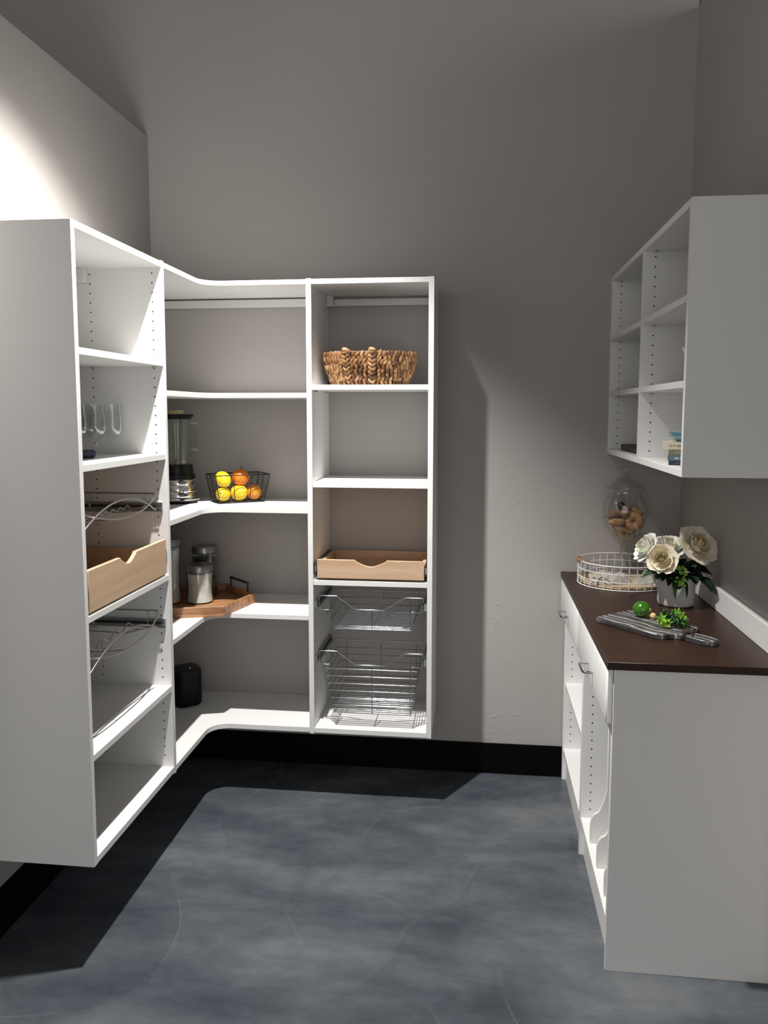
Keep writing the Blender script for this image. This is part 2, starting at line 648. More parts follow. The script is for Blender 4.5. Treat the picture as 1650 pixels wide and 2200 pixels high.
def struct(name, mb, m, **kw):
    o = part(name, mb, m, **kw)
    o['kind'] = 'structure'
    return o


# ------------------------------------------------------------------ the room
struct('floor', MB().box(-3.5, 5.5, -8, .2, -.05, 0), 'floor')
struct('wall_back', MB().box(-3.5, W, 0, .14, 0, 3.75), 'wallp')
struct('wall_left', MB().box(-.13, 0, -4.6, 0, 0, 2.792), 'wallp')
struct('wall_right', MB().box(W, W + .13, -4.6, .14, 0, 3.199), 'wallp')
struct('wall_light_block', MB().box(-1.45, -1.32, -6.0, 0, 0, 4.3), 'wallp')  # added unseen partition, keeps world light off the back wall's upper left
struct('ceiling', MB().box(-3.5, 5.5, -8, 3.0, 4.3, 4.4), 'ceil')
struct('baseboard_back', MB().box(.011, W, -.010, 0, 0, .138), 'base', bevel=.0015)
struct('baseboard_left', MB().box(0, .011, -4.6, 0, 0, .150), 'base', bevel=.0015)


# ------------------------------------------------------------------ peg holes and pins
def holes(parent, cols, zs, axis, pos, sgn):
    """columns of drilled holes on a panel face: axis = face normal axis, sgn = outward direction"""
    mb = MB()
    for c in cols:
        for z in zs:
            r, n = .0027, 8
            ring = [(r * math.cos(2 * math.pi * k / n), r * math.sin(2 * math.pi * k / n)) for k in range(n)]
            a0, a1 = sorted((pos - sgn * .002, pos + sgn * .0004))
            mb.prism([(c + a, z + b) for a, b in ring], a0, a1, axis)
    return part('peg_holes', mb, 'hole', parent, kind='stuff')


def zseq(z0, z1, step=.0323):
    out, z = [], z0
    while z > z1:
        out.append(z)
        z -= step
    return out


# ------------------------------------------------------------------ tall unit on the left wall
lu = thing('shelf_unit', 'tall white wall-hung shelf unit on the left wall, nearest the camera, open bays facing right', 'shelf unit', (D / 2, (YE + YC) / 2, ZB))
part('side_panel', MB().box(0, D, YE, YE + T, ZB, ZT), 'white', lu, bevel=.0008)
dv = part('side_panel', MB().box(0, D, YC, YC + T, ZB - .006, ZT + .003), 'white', lu, bevel=.0008)
holes(dv, (.103, .327), zseq(2.0755, .34), 'y', YC, -1)
part('top_panel', MB().box(0, D - .001, YE + T, YC, ZT - T, ZT), 'white', lu, bevel=.0008)
part('bottom_panel', MB().box(0, D - .001, YE + T, YC, ZB, ZB + .021), 'white', lu, bevel=.0008)
LS = [1.7795, 1.4575, 1.0295, .6245]
for z in LS:
    part('shelf', MB().box(.012, D - .002, YE + T + .0005, YC - .0005, z - .0195, z), 'white', lu, bevel=.0008)
pin0 = None
for z in LS[:2]:
    for x in (.103, .327):
        if pin0 is None:
            pin0 = part('shelf_pin', MB().tube([(x, YC, z - .0235), (x, YC - .014, z - .0235)], .0035, 8), 'pin', lu)
            px0 = (x, z)
        else:
            linked(pin0, lu, (x - px0[0], 0, z - px0[1]))
part('hanging_bracket', MB().box(.052, .096, YC - .03, YC - .002, 2.046, ZT - T), 'rail', lu, bevel=.002)
part('hanging_rail', MB().box(.002, .018, YE + T, YC, 2.05, 2.088), 'rail', lu, bevel=.001)


def wood_drawer(parent, axis, a0, a1, back, front, z0, zf, zs, scoop, mname, gap):
    """roll-out drawer; axis 'x' = front spans x (tower), 'y' = front spans y (left unit). Fronts face -y / +x."""
    def bx(mb, l0, l1, d0, d1, q0, q1):
        lo, hi = min(d0, d1), max(d0, d1)
        return mb.box(l0, l1, lo, hi, q0, q1) if axis == 'x' else mb.box(lo, hi, l0, l1, q0, q1)
    sg = 1 if back > front else -1        # from front to back
    th = .0135
    body = MB()
    bx(body, a0 + th, a1 - th, front + sg * th, back - sg * th, z0 + .012, z0 + .02)
    dr = part('drawer', body, mname, parent, 'pale wooden roll-out drawer with a scooped front')
    # front board with a finger scoop
    c, w, dp = scoop
    pts = [(a0, z0), (a1, z0), (a1, zf)]
    for k in range(0, 17):
        u = 1 - 2 * k / 16
        sh = (math.cos(u * math.pi) + 1) / 2
        pts.append((c + u * w / 2, zf - dp * (sh * .45 + .55 * math.sqrt(max(0, 1 - u * u)))))
    pts.append((a0, zf))
    f0, f1 = sorted((front, front + sg * th))
    part('drawer_front', MB().prism(pts, f0, f1, 'y' if axis == 'x' else 'x'), mname, dr, bevel=.0012)
    for l0 in (a0, a1 - th):
        part('drawer_side', bx(MB(), l0, l0 + th, front + sg * (th + .0004), back, z0, zs), mname, dr, bevel=.001)
    part('drawer_back', bx(MB(), a0 + th + .0004, a1 - th - .0004, back - sg * th, back, z0, zs), mname, dr, bevel=.001)
    zc = z0 + (zf - z0) * .5
    for l0, l1 in ((a0 - gap, a0 - .001), (a1 + .001, a1 + gap)):
        sl = MB()
        bx(sl, l0, l1, front + sg * .004, back - sg * .02, zc - .021, zc + .021)
        part('slide', sl, 'slide_dark', dr)
        s2 = MB()
        bx(s2, (l0 + l1) / 2 - .003, (l0 + l1) / 2 + .003, front + sg * .001, back - sg * .05, zc - .012, zc + .012)
        part('slide_runner', s2, 'slide', dr)
    return dr


wood_drawer(lu, 'y', YE + T + .013, YC - .013, .03, D - .004, 1.0365, 1.1585, 1.128, (-1.088, .115, .027), 'birch', .0125)


# ------------------------------------------------------------------ corner unit
RAD = .080
Y0, X1 = YC + T, XT1


def corner_poly(inset=0.):
    d = D - inset
    pts = [(.001, -.001), (.001, Y0), (d, Y0), (d, -d - RAD)]
    for k in range(1, 13):
        a = math.pi - math.pi / 2 * k / 12
        pts.append((d + RAD + RAD * math.cos(a), -d - RAD + RAD * math.sin(a)))
    pts += [(X1, -d), (X1, -.001)]
    return pts


cu = thing('corner_shelf_unit', 'white L-shaped corner shelf unit with curved inner front edge in the back left corner', 'shelf unit', (D / 2, -D / 2, ZB))
part('top_panel', MB().prism(corner_poly(), ZT - T, ZT - .001), 'white', cu, bevel=.0008)
CS = [1.678, 1.2195, .7855]
for z in CS:
    part('shelf', MB().prism(corner_poly(.002), z - .0195, z), 'white', cu, bevel=.0008)
part('bottom_panel', MB().prism(corner_poly(), ZB, ZB + .021), 'white', cu, bevel=.0008)
part('hanging_rail', MB().box(.02, X1, -.019, -.003, 2.055, 2.088), 'rail', cu, bevel=.001)
part('hanging_rail', MB().box(.003, .018, Y0, -.003, 2.055, 2.088), 'rail', cu, bevel=.001)

# ------------------------------------------------------------------ tower on the back wall
tu = thing('shelf_tower', 'white wall-hung shelf tower on the back wall with chrome baskets in its lowest bay', 'shelf unit', ((XT1 + XT2) / 2, -D / 2, ZB))
PT = .0207
tl = part('side_panel', MB().box(XT1, XT1 + PT, -D - .001, -.001, ZB - .005, ZT + .002), 'white', tu, bevel=.0008)
holes(tl, (-.316, -.09), zseq(2.06, .34), 'x', XT1 + PT, 1)
part('side_panel', MB().box(XT2 - PT, XT2, -D - .001, -.001, ZB - .002, ZT + .001), 'white', tu, bevel=.0008)
xa, xb = XT1 + PT, XT2 - PT
part('top_panel', MB().box(xa, xb, -D, -.001, ZT - T, ZT), 'white', tu, bevel=.0008)
part('bottom_panel', MB().box(xa, xb, -D, -.001, ZB - .001, ZB + .0195), 'white', tu, bevel=.0008)
TS = [1.709, 1.3255, .932]
for z in TS:
    part('shelf', MB().box(xa + .0005, xb - .0005, -D + .001, -.004, z - .0200, z), 'white', tu, bevel=.0008)
part('hanging_rail', MB().box(xa, xb, -.019, -.003, 2.055, 2.084), 'rail', tu, bevel=.001)
part('hanging_bracket', MB().box(xa + .001, xa + .03, -.062, -.02, 2.05, ZT - T), 'rail', tu, bevel=.002)
pin1 = None
for z in TS[:1]:
    for y in (-.316, -.09):
        if pin1 is None:
            pin1 = part('shelf_pin', MB().tube([(xa, y, z - .024), (xa + .014, y, z - .024)], .0035, 8), 'pin', tu)
            py0 = (y, z)
        else:
            linked(pin1, tu, (0, y - py0[0], z - py0[1]))
wood_drawer(tu, 'x', .8085, 1.2375, -.02, -D + .002, .941, 1.0165, .998, (1.024, .13, .026), 'birch_x', .0125)


# ------------------------------------------------------------------ chrome pull-out baskets
def chrome_basket(label, zr, zh, zd, zf, nbars):
    """zr side rim, zh handle ends, zd dip of the front handle, zf floor"""
    yf, yb = -.343, -.035
    x0, x1 = .812, 1.232
    fx0, fx1 = .872, 1.183
    o = thing('wire_basket', label, 'basket', ((x0 + x1) / 2, -.19, zf), group='chrome pull-out baskets')
    r = .0021
    part('rim', MB().tube([(x0, yf, zh), (x0, yf, zr), (x0, yb, zr), (x1, yb, zr), (x1, yf, zr), (x1, yf, zh)], r, 6), 'chrome', o)
    part('front_handle', MB().tube([(x0, yf, zh), (.884, yf, zh), (.887, yf, zh - .001), (.959, yf, zd + .001), (.962, yf, zd), (1.077, yf, zd), (1.080, yf, zd + .001), (1.158, yf, zh - .001), (1.161, yf, zh), (x1, yf, zh)], .0030, 8), 'chrome', o)

    def rect(k, t):
        z = zr + (zf - zr) * t
        a = x0 + .012 + (fx0 - x0 - .012) * t
        b = x1 - .012 + (fx1 - x1 + .012) * t
        return a, b, z
    sides = MB()
    front = MB()
    for k in range(1, nbars + 1):
        a, b, z = rect(0, k / (nbars + 1))
        sides.tube([(a, yf + .012, z), (a, yb - .01, z), (b, yb - .01, z), (b, yf + .012, z)], .0016, 6)
        if nbars > 3 and z < zd - .018:
            front.tube([(a, yf + .004, z), (b, yf + .004, z)], .0019, 8)
    for y in (yf + .012, yf + .11, yf + .2, yb - .01):
        sides.tube([(x0 + .004, y, zr), (fx0, y, zf)], .0016, 5)
        sides.tube([(x1 - .004, y, zr), (fx1, y, zf)], .0016, 5)
    for x in (fx0, 1.0275, fx1):
        top = zd if abs(x - 1.0275) < .01 else zh
        xt = x if abs(x - 1.0275) < .01 else x
        part('front_upright', MB().tube([(xt, yf, top), (x, yf + .004, zf)], .0019, 8), 'chrome', o)
        sides.tube([(x, yb, zr), (x, yb - .008, zf)], .0018, 6)
    part('side_grille', sides, 'chrome', o)
    if front.v:
        part('front_grille', front, 'chrome', o, kind='stuff')
    fl = MB()
    nf = 15
    for k in range(nf):
        y = yf + .006 + (yb - yf - .016) * k / (nf - 1)
        fl.tube([(fx0 - .004, y, zf), (fx1 + .004, y, zf)], .0019 if 0 < k < nf - 1 else .0025, 8)
    for x in (fx0, 1.0275, fx1):
        fl.tube([(x, yf + .004, zf - .003), (x, yb - .008, zf - .003)], .0019, 6)
    part('floor_grid', fl, 'chrome', o)
    for s_, xx in ((1, xa), (-1, xb)):
        a, b = sorted((xx + s_ * .0005, xx + s_ * .012))
        sl = MB().box(a, b, -.352, -.03, zr - .004, zr + .024)
        part('slide', sl, 'slide', o)
        a, b = sorted((xx + s_ * .0122, xx + s_ * .0165))
        part('slide_runner', MB().box(a, b, -.335, -.05, zr + .003, zr + .016), 'slide_dark', o)
        part('slide_hook', MB().tube([(xx + s_ * .0165, -.338, zr + .012), (xx + s_ * .022, -.344, zr + .010), (xx + s_ * .022, -.346, zr - .012), (xx + s_ * .06, -.343, zr - .012)], .0018, 6), 'chrome', o)
    return o


chrome_basket('shallow chrome wire basket directly under the wooden drawer in the tower', .820, .865, .812, .7305, 2)
chrome_basket('deep chrome wire basket in the lowest bay of the tower, below the shallow one', .594, .637, .583, .3815, 6)


# ------------------------------------------------------------------ wire wine racks of the left unit
def wine_rack(label, zs, waves, amp):
    ya, yb = YE + T + .0005, YC - .0005
    o = thing('wine_rack', label, 'wine rack', (.2, (ya + yb) / 2, zs), group='pull-out wire wine racks')
    yc, hw = (ya + yb) / 2, (yb - ya) / 2
    for sgn, yy in ((-1, yb), (1, ya)):
        y0, y1 = sorted((yy, yy + sgn * .011))
        part('slide', MB().box(.03, .345, y0, y1, zs, zs + .031), 'slide', o)
        y0, y1 = sorted((yy + sgn * .0112, yy + sgn * .015))
        part('slide_runner', MB().box(.04, .335, y0, y1, zs + .009, zs + .022), 'slide_dark', o)
        w = yy + sgn * .018
        sw = MB().tube([(.04, w, zs + .064), (.322, w, zs + .064)], .0027, 6)
        for x in (.085, .285):
            sw.tube([(x, w, zs + .064), (x, w, zs + .012)], .0018, 6)
        sw.tube([(.03, w, zs + .012), (.345, w, zs + .012)], .002, 6)
        part('side_wire', sw, 'nickel', o)

    def arch(t):         # front wire curving upwards in the middle
        return Vector((.345, -1.093 + t * .252, zs + .012 + .063 * (1 - t * t)))

    def smile(t):        # front wire hanging down in the middle
        q = t * t
        return Vector((.350 - .028 * q * q, yc + t * (hw - .018), zs + .018 + .047 * q))
    N = 28
    ts = [-1 + 2 * i / N for i in range(N + 1)]
    part('front_wire', MB().tube([smile(t) for t in ts], .0029, 8), 'nickel', o)
    part('front_wire', MB().tube([arch(t) for t in ts], .0029, 8), 'nickel', o)
    n2 = 96
    for x, z0 in ((.25, .017), (.10, .026)):
        pts = []
        for i in range(n2 + 1):
            y = ya + .055 + (yb - ya - .11) * i / n2
            a = (1 - math.cos(2 * math.pi * waves * i / n2)) / 2
            pts.append((x, y, zs + z0 + amp * a ** .8))
        w = MB().tube(pts, .0024, 6)
        for p in (pts[0], pts[-1], pts[n2 // 2]):
            w.tube([p, (x, p[1], zs + .006), (x + .018, p[1], zs + .006)], .0021, 6)
        w.tube([(x, ya + .02, zs + .010), (x, yb - .02, zs + .010)], .0024, 6)
        part('scalloped_wire', w, 'nickel', o)
    for y in (-1.115, -.90):
        part('cross_wire', MB().tube([(.06, y, zs + .016), (.25, y, zs + .010), (.349, y, smile((y - yc) / (hw - .018)).z)], .0023, 6), 'nickel', o)
    return o


wine_rack('satin wire wine rack pulled out above the wooden drawer in the left unit', 1.256, 9, .010)
wine_rack('satin wire wine rack below the wooden drawer in the left unit', .839, 5, .022)


# ------------------------------------------------------------------ upper cabinet on the right wall
uu = thing('wall_cabinet', 'white open wall cabinet with six cubbies hung on the right wall', 'cabinet', ((XU + W) / 2, YU / 2, 1.4307))
UT, UBZ = 2.1575, 1.4307
part('side_panel', MB().box(XU, W - .001, YU, YU + T, UBZ, UT), 'white', uu, bevel=.0008)
um = part('divider', MB().box(XU + .001, W - .001, -.6425, -.624, UBZ + T, UT - T), 'white', uu, bevel=.0008)
uf = part('side_panel', MB().box(XU, W - .001, -.0205, -.0005, UBZ, UT), 'white', uu, bevel=.0008)
holes(um, (2.022, 2.25), zseq(2.118, 1.47), 'y', -.6425, -1)
holes(uf, (2.0195, 2.22), zseq(2.118, 1.47), 'y', -.0205, -1)
part('top_panel', MB().box(XU, W - .001, YU + T, -.0205, UT - T, UT), 'white', uu, bevel=.0008)
part('bottom_panel', MB().box(XU, W - .001, YU + T, -.0205, UBZ, UBZ + T), 'white', uu, bevel=.0008)
for z in (1.9135, 1.688):
    for y0, y1 in ((YU + T, -.6425), (-.624, -.0205)):
        part('shelf', MB().box(XU + .001, W - .003, y0 + .0005, y1 - .0005, z - .019, z), 'white', uu, bevel=.0008)
pin2 = None
for z in (1.9135, 1.688, UT):
    for x, y in ((2.022, -.6425), (2.0195, -.0205)):
        zz = z - .0225
        if pin2 is None:
            pin2 = part('shelf_pin', MB().tube([(x, y, zz), (x, y - .014, zz)], .0035, 8), 'pin', uu)
            p20 = (x, y, zz)
        else:
            linked(pin2, uu, (x - p20[0], y - p20[1], zz - p20[2]))

# ------------------------------------------------------------------ base cabinet
bu = thing('base_cabinet', 'white base cabinet on the right with two drawers over open bays', 'cabinet', ((XB + W) / 2, YB / 2, 0))
BZ = .8975
part('side_panel', MB().box(XB, W - .001, YB, YB + T, 0, BZ), 'white', bu, bevel=.0008)
bm_ = part('divider', MB().box(XB, W - .001, YBM, YBM + T, 0, .735), 'white', bu, bevel=.0008)
bf = part('side_panel', MB().box(XB, W - .001, -.031, -.011, 0, BZ), 'white', bu, bevel=.0008)
holes(bm_, (1.860, 2.2), zseq(.692, .16), 'y', YBM, -1)
holes(bf, (1.857, 2.2), zseq(.692, .16), 'y', -.031, -1)
for y0, y1 in ((YB + T, YBM), (YBM + T, -.031)):
    part('bottom_panel', MB().box(XB + .003, W - .003, y0, y1, .122, .142), 'white', bu, bevel=.0008)
    part('toe_kick', MB().box(XB + .016, XB + .034, y0, y1, 0, .1218), 'white', bu, bevel=.0008)
    part('stretcher', MB().box(XB + .003, XB + .08, y0, y1, .715, .735), 'white', bu, bevel=.0008)
part('shelf', MB().box(XB + .005, W - .003, YBM + T + .0005, -.0315, .418, .437), 'white', bu, bevel=.0008)
part('back_panel', MB().box(W - .009, W - .002, YB + T, -.031, .142, BZ), 'white', bu)
# scalloped upright tray dividers
prof = [(2.27, .1422), (1.8375, .1422), (1.8365, .205)]
for k in range(1, 9):            # rounded toe
    a = math.pi - (math.pi / 2.6) * k / 8
    prof.append((1.8365 + .026 + .026 * math.cos(a), .205 + .055 * math.sin(a) / math.sin(math.pi / 2.6) * .78))
pts_end = prof[-1]
for k in range(1, 11):           # sweep back up
    u = k / 10
    prof.append((pts_end[0] + (1.8885 - pts_end[0]) * (u ** .75), pts_end[1] + (.335 - pts_end[1]) * (u ** 1.5)))
prof += [(1.8885, .7145), (2.27, .7145)]
for y in (-.7985, -.9480, -1.0990):
    part('tray_divider', MB().prism(prof, y, y + .0085, 'y'), 'white', bu, bevel=.0012)


def drawer_front(y0, y1, hy):
    z0, z1 = .737, .8915
    x0, x1 = XB - .0205, XB - .0015
    mb = MB()
    e, s = .011, .005
    outer = [(y0, z0), (y1, z0), (y1, z1), (y0, z1)]
    inner = [(y0 + e, z0 + e), (y1 - e, z0 + e), (y1 - e, z1 - e), (y0 + e, z1 - e)]
    vs = [(x1, *p) for p in outer] + [(x0 + s, *p) for p in outer] + [(x0, *p) for p in inner]
    fs = [(3, 2, 1, 0)] + [(i, (i + 1) % 4, 4 + (i + 1) % 4, 4 + i) for i in range(4)] + [(4 + i, 4 + (i + 1) % 4, 8 + (i + 1) % 4, 8 + i) for i in range(4)] + [(8, 9, 10, 11)]
    mb.add(vs, fs)
    d = part('drawer', mb, 'white', bu, bevel=.0008)
    zc = .800
    pts = [(x0, hy - .048, zc), (x0 - .020, hy - .048, zc), (x0 - .027, hy - .044, zc), (x0 - .030, hy - .036, zc), (x0 - .030, hy + .036, zc), (x0 - .027, hy + .044, zc), (x0 - .020, hy + .048, zc), (x0, hy + .048, zc)]
    part('handle', MB().tube(pts, .0042, 10), 'chrome', d, 'chrome bow handle')
    return d


drawer_front(-.5845, -.012, -.265)
drawer_front(YB + .002, -.588, -.935)

solo('worktop', MB().box(1.8034, W - .0005, -1.252, -.0005, ZW - .022, ZW), 'worktop', 'dark brown worktop lying along the base cabinet on the right', 'worktop', ((1.8034 + W) / 2, -.63, ZW - .022), bevel=.0012)
solo('backsplash', MB().box(W - .0205, W - .0005, -1.252, -.001, ZW + .0003, ZW + .078), 'white', 'low white upstand strip along the right wall behind the worktop', 'backsplash', (W - .01, -.63, ZW), bevel=.001)

# ------------------------------------------------------------------ things in the left unit
gz = LS[1]
gprof_o = [(0, .0), (.030, .0005), (.031, .002), (.012, .005), (.0055, .012), (.0045, .030), (.0048, .046), (.010, .053), (.024, .064), (.0325, .082), (.0345, .105), (.0335, .130), (.0305, .172), (.0300, .1725)]
gprof_i = [(.0295, .172), (.0322, .130), (.0332, .105), (.0312, .084), (.0228, .067), (.009, .057), (0, .0555)]
glass_me = mesh_of('wine_glass', MB().lathe(gprof_o + gprof_i, n=36), 'wineglass', sharp=60)
for (x, y), lab in (((.1995, -.838), 'clear short-stemmed wine glass, rightmost of the glasses in the left unit'),
                    ((.176, -.915), 'clear short-stemmed wine glass just left of the rightmost one'),
                    ((.118, -.868), 'clear short-stemmed wine glass third from the right in the left unit'),
                    ((.1455, -.985), 'clear short-stemmed wine glass leftmost, half hidden by the near panel')):
    g = bpy.data.objects.new('wine_glass', glass_me)
    COL.objects.link(g)
    g.location = (x, y, gz + .0003)
    g['label'] = lab
    g['category'] = 'wine glass'
    g['group'] = 'wine glasses in the left unit'
# navy roll lying on its side
nv = MB()
ax = Vector((.55, .83, 0)).normalized()
c0 = Vector((.222, -1.063, gz + .0138))
nv.tube([c0 - ax * .05, c0 - ax * .048, c0 + ax * .016, c0 + ax * .0195], [.011, .0135, .0135, .0115], 20)
solo('napkin_roll', nv, 'navy', 'small dark blue cylinder lying on the glass shelf by the near panel', 'roll', (c0.x, c0.y, gz))

# ------------------------------------------------------------------ blender
bz = CS[1]
bl = thing('blender', 'blender with chrome base, black collar and ribbed glass jug in the corner unit', 'blender', (.174, -.198, bz), R(38), local=True)


def rsq(h, r, n=5):
    pts = []
    for qx, qy, a0 in ((1, 1, 0), (-1, 1, 90), (-1, -1, 180), (1, -1, 270)):
        for k in range(n + 1):
            a = R(a0 + 90 * k / n)
            pts.append((qx * (h - r) + r * math.cos(a), qy * (h - r) + r * math.sin(a)))
    return pts


def loft(mb, rings):
    n = len(rings[0][0])
    vs = [(x, y, z) for pts, z in rings for x, y in pts]
    fs = [tuple(range(n))[::-1], tuple(range((len(rings) - 1) * n, len(rings) * n))]
    for i in range(len(rings) - 1):
        for j in range(n):
            fs.append((i * n + j, i * n + (j + 1) % n, (i + 1) * n + (j + 1) % n, (i + 1) * n + j))
    return mb.add(vs, fs)


part('base_skirt', MB().lathe([(0, .006), (.091, .006), (.094, .009), (.094, .014), (0, .014)], n=44), 'blackpl', bl)
bp_ = [(0, .0142), (.094, .0142), (.095, .017), (.092, .0215)]
for tier, (ra_, rb_, za_, zb2) in enumerate(((.083, .080, .0225, .047), (.0785, .0755, .049, .074), (.0740, .0705, .076, .1000))):
    for k in range(9):
        u = k / 8
        bp_.append((ra_ + (rb_ - ra_) * u + .0032 * math.sin(math.pi * u) ** .6 - .0015, za_ + (zb2 - za_) * u))
base = part('base', MB().lathe(bp_ + [(0, .1001)], n=56), 'mirror', bl, 'mirror chrome beehive motor base')
part('badge', MB().box(-.019, .019, -.0815, -.0775, .052, .071), 'mirror', base)
part('toggle_switch', MB().tube([(.005, -.080, .036), (.005, -.093, .038)], [.0028, .0034], 10), 'blackpl', base)
for a in ((.07, .07), (-.07, .07), (.07, -.07), (-.07, -.07)):
    part('foot', MB().lathe([(0, 0), (.008, 0), (.009, .006), (0, .006)], (a[0], a[1], 0), 12), 'rail', bl)
part('collar', MB().lathe([(0, .1002), (.070, .1002), (.0735, .103), (.0725, .121), (.066, .1225), (.0655, .140), (.0625, .160), (.05, .162), (0, .162)], n=48), 'blackpl', bl)
rib = lambda a, z: .018 * math.cos(8 * a) if z > .01 else 0
part('jug', MB().lathe([(0, .163), (.050, .163), (.052, .170), (.0545, .25), (.059, .33), (.061, .353), (.0595, .353), (.057, .33), (.0525, .25), (.050, .172), (0, .170)], n=48, wob=rib), 'glass2', bl)
part('jug_handle', MB().tube([(.055, -.012, .335), (.075, -.018, .338), (.090, -.022, .330), (.093, -.023, .315), (.092, -.023, .24), (.088, -.022, .225), (.076, -.018, .222), (.055, -.012, .228)], .006, 10), 'glass2', bl)
part('blade', MB().lathe([(0, .171), (.012, .172), (.010, .178), (0, .180)], n=10).box(-.025, .025, -.004, .004, .181, .183).box(-.004, .004, -.025, .025, .185, .187), 'steel', bl)
part('lid', MB().lathe([(0, .3535), (.062, .3535), (.063, .362), (.071, .363), (.072, .367), (.071, .373), (.04, .3745), (0, .3745)], n=40), 'blackpl', bl)
part('lid_cap', MB().lathe([(0, .375), (.033, .375), (.031, .389), (.029, .391), (0, .391)], n=28), 'lid_y', bl)

# ------------------------------------------------------------------ fruit basket and fruit
fb = thing('fruit_basket', 'black wire fruit basket with netted sides beside the blender', 'basket', (.421, -.144, bz), math.atan2(.573, .819), local=True)
bw, bd, tw, td, fh = .0975, .0565, .118, .0735, .119
zb_, zt_ = .0025, fh
cb = [(-bw, -bd), (bw, -bd), (bw, bd), (-bw, bd)]
ct = [(-tw, -td), (tw, -td), (tw, td), (-tw, td)]
part('rim', MB().tube([(x, y, zt_) for x, y in ct], .0022, 8, True), 'blackwire', fb)
part('base_ring', MB().tube([(x, y, zb_) for x, y in cb], .0022, 8, True), 'blackwire', fb)
up = MB()


def lerp(a, b, t):
    return tuple(p + (q - p) * t for p, q in zip(a, b))


for i in range(4):
    up.tube([(*cb[i], zb_), (*ct[i], zt_)], .0019, 6)
    n = 3 if i % 2 == 0 else 2
    for k in range(1, n):
        t = k / n
        up.tube([(*lerp(cb[i], cb[(i + 1) % 4], t), zb_), (*lerp(ct[i], ct[(i + 1) % 4], t), zt_)], .0015, 6)
part('uprights', up, 'blackwire', fb)
net = MB()


def hexnet(corner, w, h, cell):
    """corner(u,v)->point; draws chicken wire on a w x h panel"""
    dx, dy = cell, cell * .9
    nx, ny = int(w / dx) + 1, int(h / dy) + 1
    for j in range(ny + 1):
        off = (j % 2) * .5
        for i in range(nx + 1):
            x, y = (i + off) * dx, j * dy
            a = (x, y)
            segs = [((x - dx / 2, y + dy * .28), (x, y)), ((x, y), (x + dx / 2, y + dy * .28)), ((x + dx / 2, y + dy * .28), (x + dx / 2, y + dy))]
            for p, q in segs:
                if 0 <= p[0] <= w and 0 <= q[0] <= w and 0 <= p[1] <= h and 0 <= q[1] <= h:
                    net.tube([corner(p[0] / w, p[1] / h), corner(q[0] / w, q[1] / h)], .00055, 3)


for i in range(4):
    A, B, C_, D_ = cb[i], cb[(i + 1) % 4], ct[(i + 1) % 4], ct[i]
    f_ = lambda u, v, A=A, B=B, C_=C_, D_=D_: (*lerp(lerp(A, B, u), lerp(D_, C_, u), v), zb_ + (zt_ - zb_) * v)
    hexnet(f_, math.dist(A, B), fh, .0135)
hexnet(lambda u, v: (-bw + 2 * bw * u, -bd + 2 * bd * v, zb_), 2 * bw, 2 * bd, .0135)
part('wire_net', net, 'blackwire', fb, kind='stuff')


def fruit(name, label, c, rad, rot, m, tip=0., stem=False):
    o = thing(name, label, 'fruit', (c[0], c[1], c[2]), group='citrus in the wire basket', local=True)
    mt = Matrix.Rotation(rot[2], 3, 'Z') @ Matrix.Rotation(rot[1], 3, 'Y')
    part('skin', MB().blob((0, 0, 0), rad, mt, 28, 18, tip), m, o)
    e = mt @ Vector((0, 0, rad[2] * (1 + tip)))
    d = e.normalized()
    if stem:
        part('stem', MB().tube([e - d * .002, e + d * .006, e + d * .012 + Vector((.002, 0, 0))], [.003, .0022, .0028], 8), 'stemg', o)
    else:
        part('stem_end', MB().blob(e, (.0035, .0035, .0018), mt, 10, 6), 'stemg', o)
    return o


fz = bz + .005
fruit('lemon', 'yellow lemon on top at the left of the wire basket', (.3725, -.1955, fz + .0945), (.0315, .0315, .0395), (0, 1.05, 2.45), 'lemon', .06)
fruit('orange', 'deep orange citrus with a stem, topmost in the wire basket', (.4335, -.1480, fz + .1000), (.037, .037, .0355), (0, .12, 0), 'orange', 0, True)
fruit('lemon', 'yellow lemon at the bottom left of the wire basket', (.3730, -.1985, fz + .0315), (.0305, .0305, .035), (0, 1.35, -1.6), 'lemon', .06)
fruit('lemon', 'large yellow lemon at the bottom middle of the wire basket', (.4290, -.1570, fz + .0345), (.034, .034, .0395), (0, 1.45, -.35), 'lemon', .08)
fruit('orange', 'orange citrus at the bottom right of the wire basket', (.4805, -.1110, fz + .0345), (.0335, .0335, .033), (0, .5, -1.), 'tanger', 0)

# ------------------------------------------------------------------ hexagonal tray and canisters
tz = CS[2]
tr = thing('serving_tray', 'hexagonal wooden serving tray with black handles in the corner unit', 'tray', (.261, -.2417, tz), math.atan2(.0677, .2364), local=True)
RH = .246
hexv = lambda r: [(r * math.cos(R(60 * k)), r * math.sin(R(60 * k))) for k in range(6)]
inner = RH - .016
for k in range(5):                       # floor planks
    w = 2 * .213 / 5
    y0, y1 = -.209 + k * (2 * .209 / 5), -.209 + (k + 1) * (2 * .209 / 5) - .0006
    hx = lambda y: inner - abs(y) / math.tan(R(60))
    part('plank', MB().prism([(-hx(y0), y0), (hx(y0), y0)] + ([(inner, 0)] if y0 < 0 < y1 else []) + [(hx(y1), y1), (-hx(y1), y1)] + ([(-inner, 0)] if y0 < 0 < y1 else []), .001, .013), 'tray', tr)
ho, hi = hexv(RH), hexv(RH - .017)
for k in range(6):
    a, b, c_, d_ = ho[k], ho[(k + 1) % 6], hi[(k + 1) % 6], hi[k]
    part('rim_board', MB().prism([a, b, c_, d_], 0, .041), 'tray', tr, bevel=.0012)
